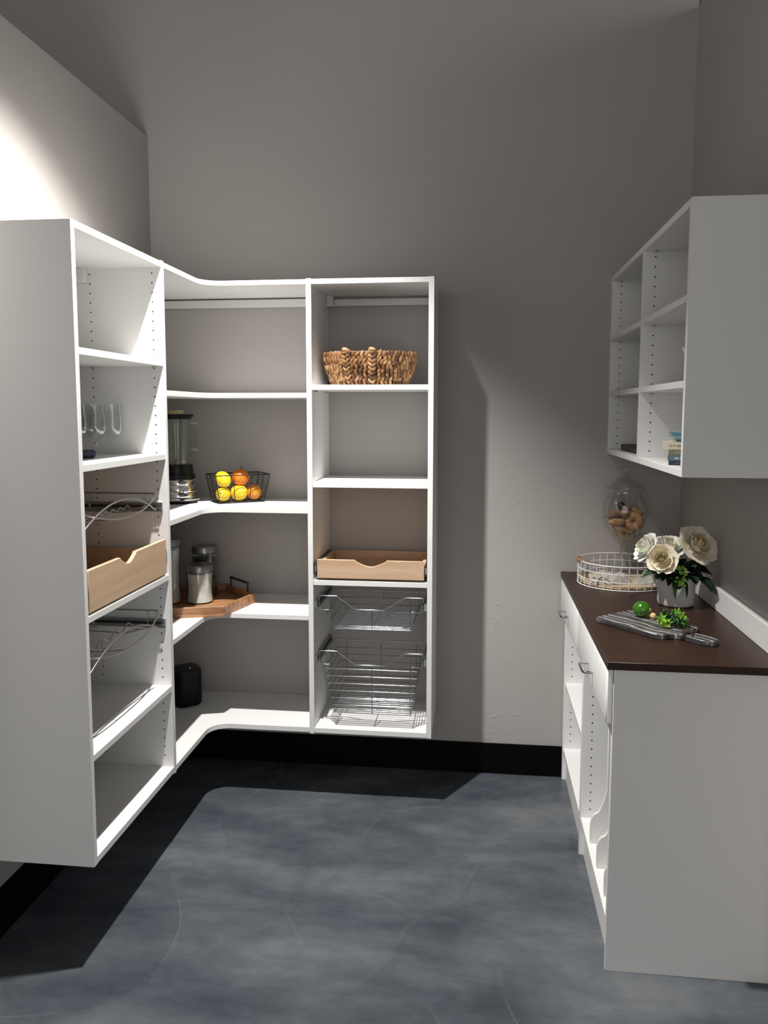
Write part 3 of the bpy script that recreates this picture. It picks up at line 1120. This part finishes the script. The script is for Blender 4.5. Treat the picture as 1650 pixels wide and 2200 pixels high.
for k in (0, 3):
    a, b = Vector((*ho[k], 0)), Vector((*ho[(k + 1) % 6], 0))
    m_ = (a + b) / 2
    d_ = (b - a).normalized()
    n_ = m_.normalized()
    hb = MB()
    q = m_ - n_ * .0085
    for s_ in (-1, 1):
        e = q + d_ * s_ * .075
        hb.box(e.x - .004, e.x + .004, e.y - .004, e.y + .004, .0405, .082)
    e0, e1 = q - d_ * .079, q + d_ * .079
    t_ = n_ * .006
    hb.prism([(e0 - t_)[:2], (e1 - t_)[:2], (e1 + t_)[:2], (e0 + t_)[:2]], .078, .084)
    part('handle', hb, 'blackpl', tr, 'black metal bar handle')


def canister(label, x, y, h, r, fill, fm):
    o = thing('canister', label, 'canister', (x, y, tz + .0135), group='lidded canisters on the wooden tray', local=True)
    w = lambda z: r * (1 - .105 * math.sin(math.pi * min(1, max(0, z / h)) ** .9))
    zs = [h * k / 14 for k in range(15)]
    outer = [(0, 0), (r * .97, 0)] + [(w(z), z + .001) for z in zs]
    innr = [(w(z) - .0025, z + .001) for z in reversed(zs[1:])] + [(w(0) - .004, .005), (0, .005)]
    part('jar', MB().lathe(outer + innr, n=40), 'glass2', o)
    fz_ = [z for z in zs if z < fill * h]
    part('contents', MB().lathe([(0, .0055), (w(0) - .0045, .0055)] + [(w(z) - .0032, z + .003) for z in fz_[1:]] + [(w(fill * h) * .6, fill * h + .004), (0, fill * h + .006)], n=32), fm, o)
    part('lid', MB().lathe([(0, h + .0012), (r * .95, h + .0012), (r * 1.0, h + .004), (r * 1.0, h + .023), (r * .93, h + .031), (r * .5, h + .034), (0, h + .0345)], n=40), 'steel', o, 'brushed steel lid')
    return o


canister('short canister of white flour with a steel lid at the front of the tray', .2765, -.238, .131, .0575, .96, 'flour')
canister('canister of dark beans with a steel lid at the back of the tray', .2575, -.118, .190, .0560, .86, 'beans')
canister('tall canister of white flour half hidden by the divider at the left of the tray', .146, -.262, .241, .0555, .97, 'flour')

# ------------------------------------------------------------------ black speaker
sz = ZB + .0212
sp = thing('speaker', 'black rounded wireless speaker standing on the bottom shelf of the corner unit', 'speaker', (.1750, -.163, sz), R(43), local=True)
part('body', loft(MB(), [(rsq(.050, .030, 8), .0), (rsq(.056, .034, 8), .004), (rsq(.0595, .036, 8), .012), (rsq(.0595, .036, 8), .146)]), 'blackmat', sp)
part('seam', loft(MB(), [(rsq(.0585, .036, 8), .1461), (rsq(.0585, .036, 8), .1485)]), 'blackpl', sp)
part('top_cap', loft(MB(), [(rsq(.0595, .036, 8), .1486), (rsq(.0595, .036, 8), .158), (rsq(.0575, .035, 8), .1612), (rsq(.050, .030, 8), .1622)]), 'blackpl', sp)
part('status_light', MB().lathe([(0, .1623), (.0017, .1623), (.0017, .1628), (0, .1628)], (.012, -.020, 0), 10), 'led', sp, 'tiny white status light')
part('cable_loop', MB().tube([(.058, .0, .040), (.070, .004, .042), (.0745, .006, .034), (.070, .005, .026), (.058, .002, .028)], .0028, 8), 'blackpl', sp)


# ------------------------------------------------------------------ woven basket
rnd = random.Random(5)
wb = thing('woven_basket', 'oval braided hyacinth basket with knotted handles on the top bay of the tower', 'basket', (.9985, -.186, TS[0]), local=True)
AX, AY, HB = .187, .145, .125


def bask(t):                 # radius factor against height 0..1
    return .79 + .21 * math.sin(t * math.pi / 2) ** .85


def wpt(a, t, out=0.):
    k = bask(t)
    return Vector(((AX * k + out) * math.cos(a), (AY * k + out) * math.sin(a), .003 + HB * t))


WC = [(.205, .092, .030), (.30, .155, .060), (.145, .060, .019), (.38, .22, .10), (.09, .035, .012), (.25, .12, .042)]
core = MB()
core.col = (.06, .025, .01)
core.lathe([(0, 0), (AX * .78, 0)] + [((AX - .006) * bask(k / 8), .003 + (HB - .004) * k / 8) for k in range(9)] + [((AX - .016) * bask(k / 8), .006 + (HB - .008) * k / 8) for k in range(8, -1, -1)] + [(0, .006)], n=48, sy=AY / AX)
part('lining', core, 'weave', wb)
wv = MB()
ROWS = 8
for j in range(ROWS):
    t = (j + .5) / ROWS
    k = bask(t)
    n = int(2 * math.pi * (AX + AY) / 2 * k / .0155)
    for i in range(n):
        a = 2 * math.pi * (i + .5 * (j % 2) + rnd.uniform(-.15, .15)) / n
        p = wpt(a, t, .0005)
        nx = Vector((math.cos(a) / AX, math.sin(a) / AY, -.4 / AX * (1 - t))).normalized()
        tang = Vector((-math.sin(a) * AX, math.cos(a) * AY, 0)).normalized()
        upd = nx.cross(tang)
        lean = (.40 if j % 2 else -.15) + rnd.uniform(-.35, .35)
        d = (math.cos(lean) * upd + math.sin(lean) * tang).normalized()
        s_ = nx.cross(d)
        mt = Matrix((s_, nx, d)).transposed()
        wv.col = WC[rnd.randrange(6)]
        sc = 1 + .25 * t
        wv.blob(p + nx * rnd.uniform(-.001, .002), (.0066 * sc, .0068, .0135 * sc * rnd.uniform(.8, 1.2)), mt, 7, 6)
part('braided_strands', wv, 'weave', wb, kind='stuff')
rm = MB()
for i in range(64):
    a = 2 * math.pi * i / 64
    p = wpt(a, 1.0, -.002)
    tang = Vector((-math.sin(a) * AX, math.cos(a) * AY, .25 * (1 if i % 2 else -1) * AX)).normalized()
    q = Vector((0, 0, 1)).cross(tang).normalized()
    mt = Matrix((q, tang.cross(q), tang)).transposed()
    rm.col = WC[rnd.randrange(6)]
    rm.blob(p, (.0065, .0055, .0125), mt, 6, 5)
part('rim', rm, 'weave', wb)
for a0 in (-1.985, -1.415):
    st = MB()
    for k in range(8):
        t = .98 - k * .125
        for s_ in (-1, 1):
            p = wpt(a0 + s_ * .035, t, .009)
            nx = Vector((math.cos(a0), math.sin(a0), 0))
            tang = Vector((-math.sin(a0), math.cos(a0), 0))
            d = (Vector((0, 0, -1)) * .75 - tang * s_ * .65).normalized()
            q = nx.cross(d)
            st.col = WC[rnd.randrange(6)]
            st.blob(p, (.0085 * (1 - .035 * k), .0065, .0135), Matrix((q, nx, d)).transposed(), 7, 5)
    st.col = (.42, .25, .13)
    p = wpt(a0, 1.03, .006)
    tang = Vector((-math.sin(a0), math.cos(a0), 0))
    for s_ in (-1, 0, 1):
        st.col = WC[(s_ + 2) % 6]
        st.blob(p + Vector((0, 0, .004 * s_)), (.0165, .013, .0105), Matrix.Rotation(.35 * s_, 3, 'Y'), 10, 7)
    part('handle_strap', st, 'weave', wb)


# ------------------------------------------------------------------ wire tray with napkins on the worktop
wt_ = thing('wire_tray', 'round white wire tray with low sides at the far end of the worktop', 'tray', (2.02, -.2105, ZW), local=True)
TA, TB, TH = .171, .163, .094
ell = lambda n, z, a0=0., a1=2 * math.pi, k=1.: [(k * TA * math.cos(a0 + (a1 - a0) * i / n), k * TB * math.sin(a0 + (a1 - a0) * i / n), z) for i in range(n + 1)]
for z, r_ in ((.0026, .0026), (.032, .0019), (.064, .0019)):
    part('ring', MB().tube(ell(72, z)[:-1], r_, 6, True), 'whitewire', wt_)
ha0, ha1 = math.pi - .28, math.pi + .28
for s_ in (0, 1):
    o_ = 0 if s_ else math.pi
    part('rim', MB().tube(ell(40, TH, ha1 - math.pi + o_, ha0 + o_), .0026, 8), 'whitewire', wt_)
    part('grip', MB().tube(ell(8, TH - .001, ha0 + o_, ha1 + o_), .0075, 12), 'handlewood', wt_, 'brown wooden grip')
vw = MB()
for k in range(34):
    a = 2 * math.pi * (k + .5) / 34
    vw.tube([(TA * math.cos(a), TB * math.sin(a), .0026), (TA * math.cos(a), TB * math.sin(a), TH)], .0016, 5)
part('upright_wires', vw, 'whitewire', wt_)
part('base_board', MB().lathe([(0, .0052), (.160, .0052), (.163, .007), (.163, .0135), (.161, .0145), (0, .0145)], n=56, sy=TB / TA), 'paleply', wt_, 'pale wooden base board')


def napkin(label, c, sx, sy, rz, hgt, seed):
    o = thing('napkin', label, 'napkin', (c[0], c[1], ZW + .0150), rz, 'grey linen napkins in the wire tray', local=True)
    mb = MB()

    def top(u, v):
        x, y = (u - .5) * 2, (v - .5) * 2
        r_ = max(abs(x), abs(y))
        f = max(0, 1 - r_ ** 3)
        n_ = noise.fractal(Vector((x * 1.6 + seed, y * 2.3, seed * .7)), 1., 2., 3)
        ridge = abs(math.sin(x * 3.1 + y * 1.4 + seed + n_ * 1.5))
        return Vector((sx * x * (1 + .08 * n_), sy * y * (1 + .1 * math.sin(3 * x + seed)), .0015 + f * hgt * (.35 + .45 * ridge + .35 * n_)))
    mb.grid(top, 36, 26)
    k = len(mb.v)
    mb.grid(lambda u, v: Vector((*top(u, v)[:2], max(0, top(u, v)[2] - .0022))), 36, 26)
    part('cloth', mb, 'linen', o, closed=False, sharp=80)
    return o


napkin('grey linen napkin folded loosely in the front half of the wire tray', (1.968, -.275), .080, .042, .22, .052, 1.7)
napkin('grey linen napkin bunched beside the pot inside the wire tray', (2.112, -.262), .042, .044, -.45, .046, 4.1)

# ------------------------------------------------------------------ apothecary jar with cookies
jx, jy, jz = 2.0440, -.1140, ZW + .0149
aj = thing('apothecary_jar', 'tall footed glass apothecary jar with domed lid holding cookies', 'jar', (jx, jy, jz), local=True)
Z = lambda z: z - jz
ko = [(0, 0), (.050, 0), (.052, .003), (.040, .008), (.020, .018), (.013, .035), (.0115, .055), (.014, .070), (.021, .082), (.0235, Z(1.035)), (.021, Z(1.045)), (.016, Z(1.055)), (.022, Z(1.064)), (.040, Z(1.080)), (.060, Z(1.105)), (.078, Z(1.140)), (.087, Z(1.175)), (.0905, Z(1.205)), (.0875, Z(1.232)), (.078, Z(1.256)), (.0685, Z(1.274)), (.0655, Z(1.284)), (.0690, Z(1.2925))]
ki = [(.0655, Z(1.2915)), (.0630, Z(1.283)), (.0665, Z(1.272)), (.076, Z(1.254)), (.0853, Z(1.230)), (.0882, Z(1.205)), (.0848, Z(1.176)), (.0756, Z(1.142)), (.0575, Z(1.108)), (.036, Z(1.084)), (0, Z(1.079))]
part('bowl', MB().lathe(ko + ki, n=56), 'glass', aj, sharp=60)
lid = [(.0830, Z(1.2932)), (.0840, Z(1.2950)), (.0825, Z(1.2970)), (.066, Z(1.3015)), (.049, Z(1.311)), (.041, Z(1.321)), (.038, Z(1.326)), (.033, Z(1.335)), (.022, Z(1.344)), (.0125, Z(1.348)), (.012, Z(1.350)), (.020, Z(1.357)), (.0235, Z(1.367)), (.020, Z(1.379)), (.010, Z(1.3865)), (0, Z(1.3875))]
lin = [(.030, Z(1.333)), (.036, Z(1.323)), (.050, Z(1.3105)), (.064, Z(1.2985)), (.0800, Z(1.2932))]
part('lid', MB().lathe([(0, Z(1.339))] + lin + lid, n=56), 'glass2', aj, sharp=60)


def ring_cookie(mb, c, R_, r_, nrm, flute=0., hole=True):
    n_ = Vector(nrm).normalized()
    a_ = n_.orthogonal().normalized()
    b_ = n_.cross(a_)
    nu, nv = 30, 12
    vs, fs = [], []
    for i in range(nu):
        t = 2 * math.pi * i / nu
        dr = a_ * math.cos(t) + b_ * math.sin(t)
        k = 1 + flute * math.cos(9 * t)
        for j in range(nv):
            q = 2 * math.pi * j / nv
            vs.append(Vector(c) + dr * (R_ + r_ * k * math.cos(q)) + n_ * (r_ * .8 * k * math.sin(q)))
    for i in range(nu):
        for j in range(nv):
            fs.append((i * nv + j, ((i + 1) % nu) * nv + j, ((i + 1) % nu) * nv + (j + 1) % nv, i * nv + (j + 1) % nv))
    return mb.add(vs, fs)


def cookie(name, label, mb, m, c):
    return solo(name, mb, m, label, 'cookie', c, 'cookies in the apothecary jar')


def jc(dx, dy, z):
    return (jx + dx, jy + dy, z)


def lump(c, rad, ry=0., rz=0., seed=0.):
    """uneven hand-formed cookie"""
    mb = MB().blob((0, 0, 0), rad, None, 20, 12)
    mt = Matrix.Rotation(rz, 3, 'Z') @ Matrix.Rotation(ry, 3, 'Y')
    mb.v = [tuple(mt @ (Vector(p) * (1 + .16 * noise.noise(Vector(p) * 55 + Vector((seed, 0, 0))))) + Vector(c)) for p in mb.v]
    return mb


c = jc(.029, -.040, 1.163)
cookie('ring_cookie', 'large golden ring cookie facing out at the right of the jar', ring_cookie(MB(), c, .0215, .0160, (-.30, -1, .10), .10), 'cookie', c)
LUMPS = [
    ('shortbread', 'pale oblong shortbread at the left of the jar', (-.036, -.042, 1.160), (.036, .018, .0155), -.05, .2, 'cookie'),
    ('round_cookie', 'brown cookie leaning at the upper left of the jar', (-.050, -.012, 1.191), (.029, .025, .0145), -.55, 0, 'cookie2'),
    ('round_cookie', 'dark brown cookie just under the chocolate ball', (-.006, -.030, 1.194), (.030, .024, .0150), .15, .3, 'cookie2'),
    ('round_cookie', 'golden cookie at the upper right of the jar', (.050, -.004, 1.196), (.028, .026, .0150), .5, 0, 'cookie'),
    ('round_cookie', 'brown cookie at the top in the back of the jar', (.002, .030, 1.204), (.034, .026, .0160), 0, .4, 'cookie2'),
    ('round_cookie', 'round cookie at the back left of the jar', (-.034, .034, 1.166), (.032, .027, .0160), .2, 0, 'cookie2'),
    ('round_cookie', 'golden cookie at the back right of the jar', (.034, .034, 1.163), (.032, .026, .0160), -.2, 0, 'cookie'),
    ('round_cookie', 'light brown cookie low at the left of the jar', (-.028, -.028, 1.131), (.031, .023, .0140), .25, .5, 'cookie'),
    ('round_cookie', 'brown cookie low at the right of the jar', (.027, -.022, 1.1235), (.024, .022, .0135), -.2, 0, 'cookie2'),
    ('round_cookie', 'small brown cookie low at the back of the jar', (.000, .030, 1.131), (.028, .021, .0135), 0, 0, 'cookie2'),
    ('round_cookie', 'brown cookie lying at the very bottom of the jar', (-.002, .000, 1.101), (.031, .031, .0125), 0, 0, 'cookie2'),
]
for i, (nm, lab, q, rad, ry, rz_, m_) in enumerate(LUMPS):
    c = jc(*q)
    cookie(nm, lab, lump(c, rad, ry, rz_, i * 7.3), m_, c)
c = jc(-.020, -.022, 1.2245)
cookie('chocolate_ball', 'dark glossy chocolate ball on top of the cookies', MB().blob(c, (.0165, .0165, .0165), None, 18, 12), 'choc', c)

# ------------------------------------------------------------------ potted roses
px_, py_ = 2.1500, -.5490
pr = thing('potted_roses', 'white textured pot of cream roses with dark leaves near the upstand', 'flower pot', (px_, py_, ZW), local=True)
part('pot', MB().lathe([(0, .0), (.054, .0), (.0605, .004), (.063, .012), (.0645, .06), (.0650, .104), (.0635, .1055), (.0615, .104), (.0605, .09), (0, .09)], n=48), 'pot', pr)
part('moss', MB().lathe([(0, .092), (.0603, .0905), (.05, .103), (.02, .112), (0, .113)], n=24), 'soil', pr)


def rose(c, Rr, axis, seed, cin, cout, tone):
    rn = random.Random(seed)
    w = Vector(axis).normalized()
    a_ = w.orthogonal().normalized()
    b_ = w.cross(a_)
    c = Vector(c)
    mb = MB()
    rings = [(3, .16, .80, -.08), (4, .28, .82, -.10), (5, .42, .78, -.09), (5, .58, .70, .02), (6, .76, .60, .15), (7, .94, .46, .28)]
    for ri, (n, rho, H, curl) in enumerate(rings):
        f = min(1, ri / 4)
        col = tuple(ci + (co - ci) * f for ci, co in zip(cin, cout))
        ph0 = rn.uniform(0, 6.28)
        for k in range(n):
            ph = ph0 + 2 * math.pi * k / n + rn.uniform(-.15, .15)
            wd_ = 2 * math.pi / n * .78
            rr_ = rho * Rr * rn.uniform(.92, 1.1)
            hh = H * Rr * 1.25 * rn.uniform(.9, 1.1)
            cu_ = curl * Rr * rn.uniform(.7, 1.25)
            sd = rn.uniform(0, 50)
            mb.col = tuple(min(1, q * rn.uniform(.93, 1.04)) for q in col)

            def fn(u, v):
                t = (u - .5) * 2
                s_ = v * (1 - .20 * t * t)
                shp = math.sin(math.pi * (.14 + .60 * v)) if v < 1 else math.sin(math.pi * .74)
                ruf = .13 * Rr * noise.noise(Vector((t * 2.6 + sd, v * 1.6, ri))) * v * v + .05 * Rr * noise.noise(Vector((t * 6 + sd, v * 3, ri))) * v ** 3
                rad = rr_ * math.sqrt(max(0, 1 - (1 - s_) ** 2)) + cu_ * s_ ** 3 + ruf
                ht = hh * s_ - max(0, cu_) * .55 * s_ ** 5 - .42 * Rr + ruf * .5
                an = ph + t * wd_ * shp
                rad *= 1 - .10 * t * t * (1 if ri < 3 else -.3)
                return c + w * ht + (a_ * math.cos(an) + b_ * math.sin(an)) * rad
            mb.grid(fn, 12, 8)
    return part('rose', mb, 'petal', pr, tone, closed=False, sharp=85)


CRW, CRY = (.88, .86, .80), (.80, .66, .36)
lo = lambda x, y, z: (x - px_, y - py_, z - ZW)
rose(lo(2.079, -.628, 1.098), .045, (-.45, -1, .38), 3, (.88, .72, .40), (.88, .82, .64), 'creamy yellow rose at the front')
rose(lo(2.037, -.560, 1.128), .047, (-.9, -.25, .6), 8, (.88, .82, .62), CRW, 'white rose at the left')
rose(lo(2.118, -.545, 1.128), .052, (-.15, -.45, 1), 14, (.88, .82, .62), CRW, 'white rose in the middle')
rose(lo(2.213, -.570, 1.140), .060, (.30, -.75, .60), 21, (.84, .64, .34), (.86, .80, .66), 'large cream rose at the right')


def leaf(base, dirv, L_, wd_, droop, col, twist=0.):
    d = Vector(dirv).normalized()
    side = d.cross(Vector((0, 0, 1))).normalized()
    upn = side.cross(d)
    side = (side * math.cos(twist) + upn * math.sin(twist)).normalized()
    upn = side.cross(d)
    mb = MB()
    mb.col = col
    b = Vector(base)

    def fn(u, v):
        t = (u - .5) * 2
        wv_ = wd_ * (math.sin(math.pi * min(1, v * 1.0) ** .8) ** .8 if 0 < v < 1 else 0)
        serr = 1 + .06 * math.sin(v * 60) * abs(t)
        p = b + d * L_ * v - Vector((0, 0, 1)) * droop * L_ * v * v
        vein = .0012 * math.sin(v * 36 - abs(t) * 6) * (1 - abs(t)) * (v < .95)
        return p + side * t * wv_ * .5 * serr + upn * (abs(t) * wv_ * .22 + vein)
    mb.grid(fn, 8, 14)
    return part('leaf', mb, 'leaf', pr, closed=False, sharp=85)


rl = random.Random(11)
G1, G2, G3 = (.018, .045, .022), (.010, .024, .014), (.035, .075, .035)
zr_ = .118
leaf((-.045, -.035, zr_ + .004), (-1, -.30, .06), .092, .050, .22, G3)
leaf((-.040, -.045, zr_), (-.75, -.55, -.05), .070, .040, .25, (.03, .065, .035))
leaf((-.010, -.058, zr_ - .006), (-.25, -.75, -.65), .070, .036, .35, G1, .3)
leaf((.012, -.058, zr_ - .01), (.05, -.6, -1), .062, .022, .2, G2, .8)
leaf((.045, -.030, zr_ + .01), (1, -.55, .25), .072, .052, .35, G2)
leaf((.050, -.015, zr_ + .02), (1, -.15, .35), .060, .050, .5, G1)
leaf((.055, -.045, zr_ - .01), (.75, -.9, -.15), .085, .050, .45, G2)
leaf((.048, -.020, zr_ - .01), (.9, -.5, -.35), .078, .050, .40, (.05, .095, .065), .4)
leaf((.02, -.045, zr_ + .02), (.4, -.9, .6), .060, .045, .3, G1)
leaf((.00, -.030, zr_ + .02), (.2, -.6, .9), .065, .045, .2, G2)
leaf((-.02, .045, zr_ + .01), (-.5, .9, .3), .070, .045, .35, G1)
leaf((.03, .045, zr_ + .01), (.4, .9, .4), .070, .045, .35, G2)
leaf((.010, .0, zr_ + .05), (.25, -.1, 1), .075, .030, .05, G2)
leaf((-.01, -.045, zr_ + .0), (-.15, -1, .15), .055, .040, .5, G2)
leaf((.03, -.05, zr_ + .0), (.35, -1, .15), .055, .042, .5, G2)
for i in range(9):
    a = rl.uniform(-2.9, .4)
    leaf((.035 * math.cos(a), .035 * math.sin(a), zr_ - .004), (math.cos(a), math.sin(a), rl.uniform(-.1, .5)), rl.uniform(.045, .065), rl.uniform(.03, .045), rl.uniform(.2, .6), (G1, G2)[i % 2])
for i, (ba, el) in enumerate(((-.2, .35), (-.45, .1), (-.7, .45), (-.35, .7), (-.1, -.15), (-.6, -.2), (.25, .3), (-.9, .2), (-1.2, .45), (-1.6, .3), (-2.1, .35), (-2.4, .05))):
    leaf((.03 * math.cos(ba), .03 * math.sin(ba), zr_ + .012), (math.cos(ba), math.sin(ba), el), rl.uniform(.062, .082) * (1 if i < 8 else .8), rl.uniform(.042, .056), rl.uniform(.15, .5), (G1, G2, (.012, .032, .02))[i % 3], rl.uniform(-.4, .4))
sg = MB()
for (bx, by, bz_, n_, sp_) in ((-.002, -.078, .155, 8, .012), (.004, -.082, .120, 9, .014), (-.004, -.086, .098, 7, .011), (-.016, -.082, .106, 5, .008)):
    for i in range(n_):
        sg.col = (rl.uniform(.16, .30), rl.uniform(.36, .50), rl.uniform(.03, .07))
        p = Vector((bx + rl.uniform(-sp_, sp_), by + rl.uniform(-.006, .006), bz_ + rl.uniform(-sp_, sp_)))
        mt = Matrix.Rotation(rl.uniform(-1, 1), 3, 'X') @ Matrix.Rotation(rl.uniform(0, 3), 3, 'Y')
        sg.blob(p, (.0065, .0035, .0072), mt, 8, 6)
part('lime_sprig', sg, 'leaf', pr, 'bright lime-green sprig of small leaves')

# ------------------------------------------------------------------ marble board, lime, herbs
ang = math.atan2(-.768, .642)
bo = thing('cutting_board', 'grey veined marble cutting board with handle at the near end of the worktop', 'cutting board', (1.896, -.773, ZW), ang, local=True)
# local x runs along the board towards the handle, local y across
h0, h1 = -.088, .083
prof_b = [(.006, h0), (.238, h0), (.250, h0 + .008), (.262, h0 + .028)]
prof_b += [(.268, -.038), (.280, -.030), (.300, -.0275), (.352, -.029), (.374, -.022), (.384, -.006), (.384, .008), (.374, .022), (.352, .028), (.300, .0265), (.280, .030), (.268, .038)]
prof_b += [(.266, h1 - .014), (.262, h1 + .006), (.250, h1 + .014), (.234, h1 + .010), (.006, h1), (0, h1 - .006), (0, h0 + .006)]
part('slab', MB().prism(prof_b, .0004, .0172), 'marble', bo, bevel=.0018)
cdm = MB()
for dx in (0, .006):
    pts = []
    for k in range(20):
        a = 2 * math.pi * k / 20
        pts.append((.288 + dx + .002 * math.sin(3 * a), .0325 * math.cos(a), .0110 + .0085 * (1 if math.sin(a) > .35 else -1 if math.sin(a) < -.35 else math.sin(a) / .35)))
    cdm.tube(pts, .0021, 6, True)
cdm.tube([(.288, -.01, .0205), (.282, .004, .030), (.296, .012, .027), (.300, .0, .0215), (.310, -.010, .022), (.318, -.022, .0205)], .002, 6)
cdm.tube([(.292, -.004, .0205), (.300, -.014, .028), (.285, -.018, .026), (.276, -.006, .0215), (.262, .006, .0205)], .002, 6)
part('cord', cdm, 'cord', bo, 'brown leather cord tied round the neck')

bt = ZW + .0172
lc = Vector((1.980, -.812, bt + .0262))
lm = thing('lime', 'glossy green lime lying on the marble board', 'fruit', lc, local=True)
mt = Matrix.Rotation(-.75, 3, 'Z') @ Matrix.Rotation(1.45, 3, 'Y')
part('skin', MB().blob((0, 0, 0), (.0262, .0262, .0295), mt, 28, 18, .07), 'lime', lm)
e = mt @ Vector((0, 0, .0295 * 1.05))
part('stem_end', MB().blob(e, (.0055, .0055, .0025), mt, 12, 6), 'limeend', lm)

hb_ = thing('herb_bunch', 'small bunch of curly green herbs with a tan root end on the marble board', 'herbs', (2.045, -.905, bt), local=True)
rh = random.Random(4)
hm = MB()
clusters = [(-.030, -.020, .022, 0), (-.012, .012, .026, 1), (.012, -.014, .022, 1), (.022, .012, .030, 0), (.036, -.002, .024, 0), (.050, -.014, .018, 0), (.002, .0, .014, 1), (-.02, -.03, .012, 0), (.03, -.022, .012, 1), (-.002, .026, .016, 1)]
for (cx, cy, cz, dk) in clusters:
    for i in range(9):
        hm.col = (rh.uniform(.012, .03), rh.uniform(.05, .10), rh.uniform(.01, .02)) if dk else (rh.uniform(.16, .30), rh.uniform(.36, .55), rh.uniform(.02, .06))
        p = Vector((cx + rh.uniform(-.012, .012), cy + rh.uniform(-.012, .012), max(.004, cz + rh.uniform(-.012, .010))))
        d1 = Vector((rh.uniform(-1, 1), rh.uniform(-1, 1), rh.uniform(-.2, .9))).normalized()
        d2 = d1.orthogonal().normalized()
        d2 = (Matrix.Rotation(rh.uniform(0, 6.28), 3, d1) @ d2)
        nn = d1.cross(d2)
        ln = rh.uniform(.010, .016)
        sd = rh.uniform(0, 90)
        hm.grid(lambda u, v: (lambda q: Vector((q.x, q.y, max(.0008, q.z))))(p + d1 * ln * (v - .3) + d2 * ln * (u - .5) * (.5 + 1.1 * v) + nn * .0042 * math.sin(u * 11 + sd) * v + nn * .003 * math.cos(v * 5)), 7, 4)
part('leaves', hm, 'herb', hb_, kind='stuff', closed=False, sharp=85)
sm = MB()
for i in range(12):
    sm.col = (.10, .22, .04)
    p0 = Vector((-.030, .058, .010))
    sm.tube([p0, Vector((-.018 + rh.uniform(-.01, .01), .036, rh.uniform(.008, .02))), Vector((rh.uniform(-.02, .03), rh.uniform(-.01, .02), rh.uniform(.010, .022)))], .0011, 5)
part('stalks', sm, 'herb', hb_)
rt = MB().blob((-.034, .066, .0115), (.0095, .0125, .0105), Matrix.Rotation(.4, 3, 'Z'), 14, 9)
for i in range(7):
    a = rh.uniform(0, 6.28)
    rt.tube([(-.036, .070, .012), (-.042 + .012 * math.cos(a), .082 + rh.uniform(-.006, .008), .012 + .010 * math.sin(a)), (-.046 + .02 * math.cos(a), .090 + rh.uniform(-.01, .01), .016 + .013 * math.sin(a))], [.0012, .0008, .0003], 4)
part('root', rt, 'root', hb_, 'tan root end with fine hairs')


# ------------------------------------------------------------------ books and bowls in the wall cabinet
def book(label, c, rz, L_, Wd, h, cov, z, ink, bars, group='books stacked in the wall cabinet'):
    """local x along the spine, local y from spine to fore edge; corner of spine and head at c"""
    o = thing('book', label, 'book', (c[0], c[1], z), rz, group, local=True)
    part('pages', MB().box(.002, L_ - .002, .002, Wd - .002, .0014, h - .0014), 'paper', o)
    part('cover', MB().box(0, L_, 0, Wd, 0, .0014).box(0, L_, 0, Wd, h - .0014, h).box(0, L_, 0, .0018, .0013, h - .0013), cov, o)
    tx = MB()
    x = L_ * .12
    rb = random.Random(int(h * 1e5) + int(L_ * 1e4))
    for k in range(bars):
        ln = rb.uniform(.006, .016)
        tx.box(x, x + ln, -.0003, .0003, h * rb.uniform(.34, .40), h * rb.uniform(.58, .68))
        x += ln + .003
        if x > L_ * .7:
            break
    part('spine_print', tx, ink, o)
    return o


bx0, by0, bz0 = 1.992, -1.046, 1.4507
ra = R(-24)
book('thin navy book at the bottom of the book stack', (bx0 + .001, by0 - .001), ra, .155, .105, .0125, 'book_navy', bz0, 'ink3', 2)
book('blue book with pale lettering, second from the bottom of the stack', (bx0 - .001, by0 + .002), ra, .160, .118, .0160, 'book_blue', bz0 + .0127, 'ink', 4)
book('olive book, third from the bottom of the stack', (bx0 + .001, by0 + .004), ra + .02, .158, .112, .0160, 'book_olive', bz0 + .0289, 'ink2', 3)
book('thick cream book on top of the stack, under the bowls', (bx0 - .013, by0 + .022), ra - .03, .165, .100, .0225, 'book_cream', bz0 + .0451, 'ink2', 4)
bcx, bcy, bcz = bx0 + .052, by0 + .030, bz0 + .0678
bprof = [(0, 0), (.022, 0), (.024, .003), (.034, .007), (.0455, .016), (.0475, .0185), (.0460, .0185), (.033, .0095), (.022, .006), (0, .005)]
for k, lab in enumerate(('pale blue dish under another dish on the book stack', 'pale blue dish on top of the other dish on the book stack')):
    solo('dish', MB().lathe(bprof, (bcx, bcy, bcz + .0098 * k), 36), 'bowl', lab, 'dish', (bcx, bcy, bcz + .0098 * k), 'blue dishes on the books')
book('black book lying flat in the far bottom cubby of the wall cabinet', (2.0165, -.135), R(-90), .33, .20, .0250, 'book_black', bz0, 'ink3', 5, group=None)
# white ceramic jug mostly hidden by the near panel
jg = thing('jug', 'white ceramic jug whose spout peeps past the near panel of the wall cabinet', 'jug', (2.062, -1.150, 1.6883), local=True)
part('body', MB().lathe([(0, 0), (.040, 0), (.050, .01), (.056, .04), (.050, .075), (.040, .092), (.044, .104), (.041, .105), (.037, .092), (.047, .07), (.05, .04), (.044, .012), (0, .008)], n=32), 'ceramic', jg)
part('spout', MB().tube([(-.042, -.006, .066), (-.056, -.008, .078), (-.066, -.009, .092)], [.011, .008, .005], 10), 'ceramic', jg)
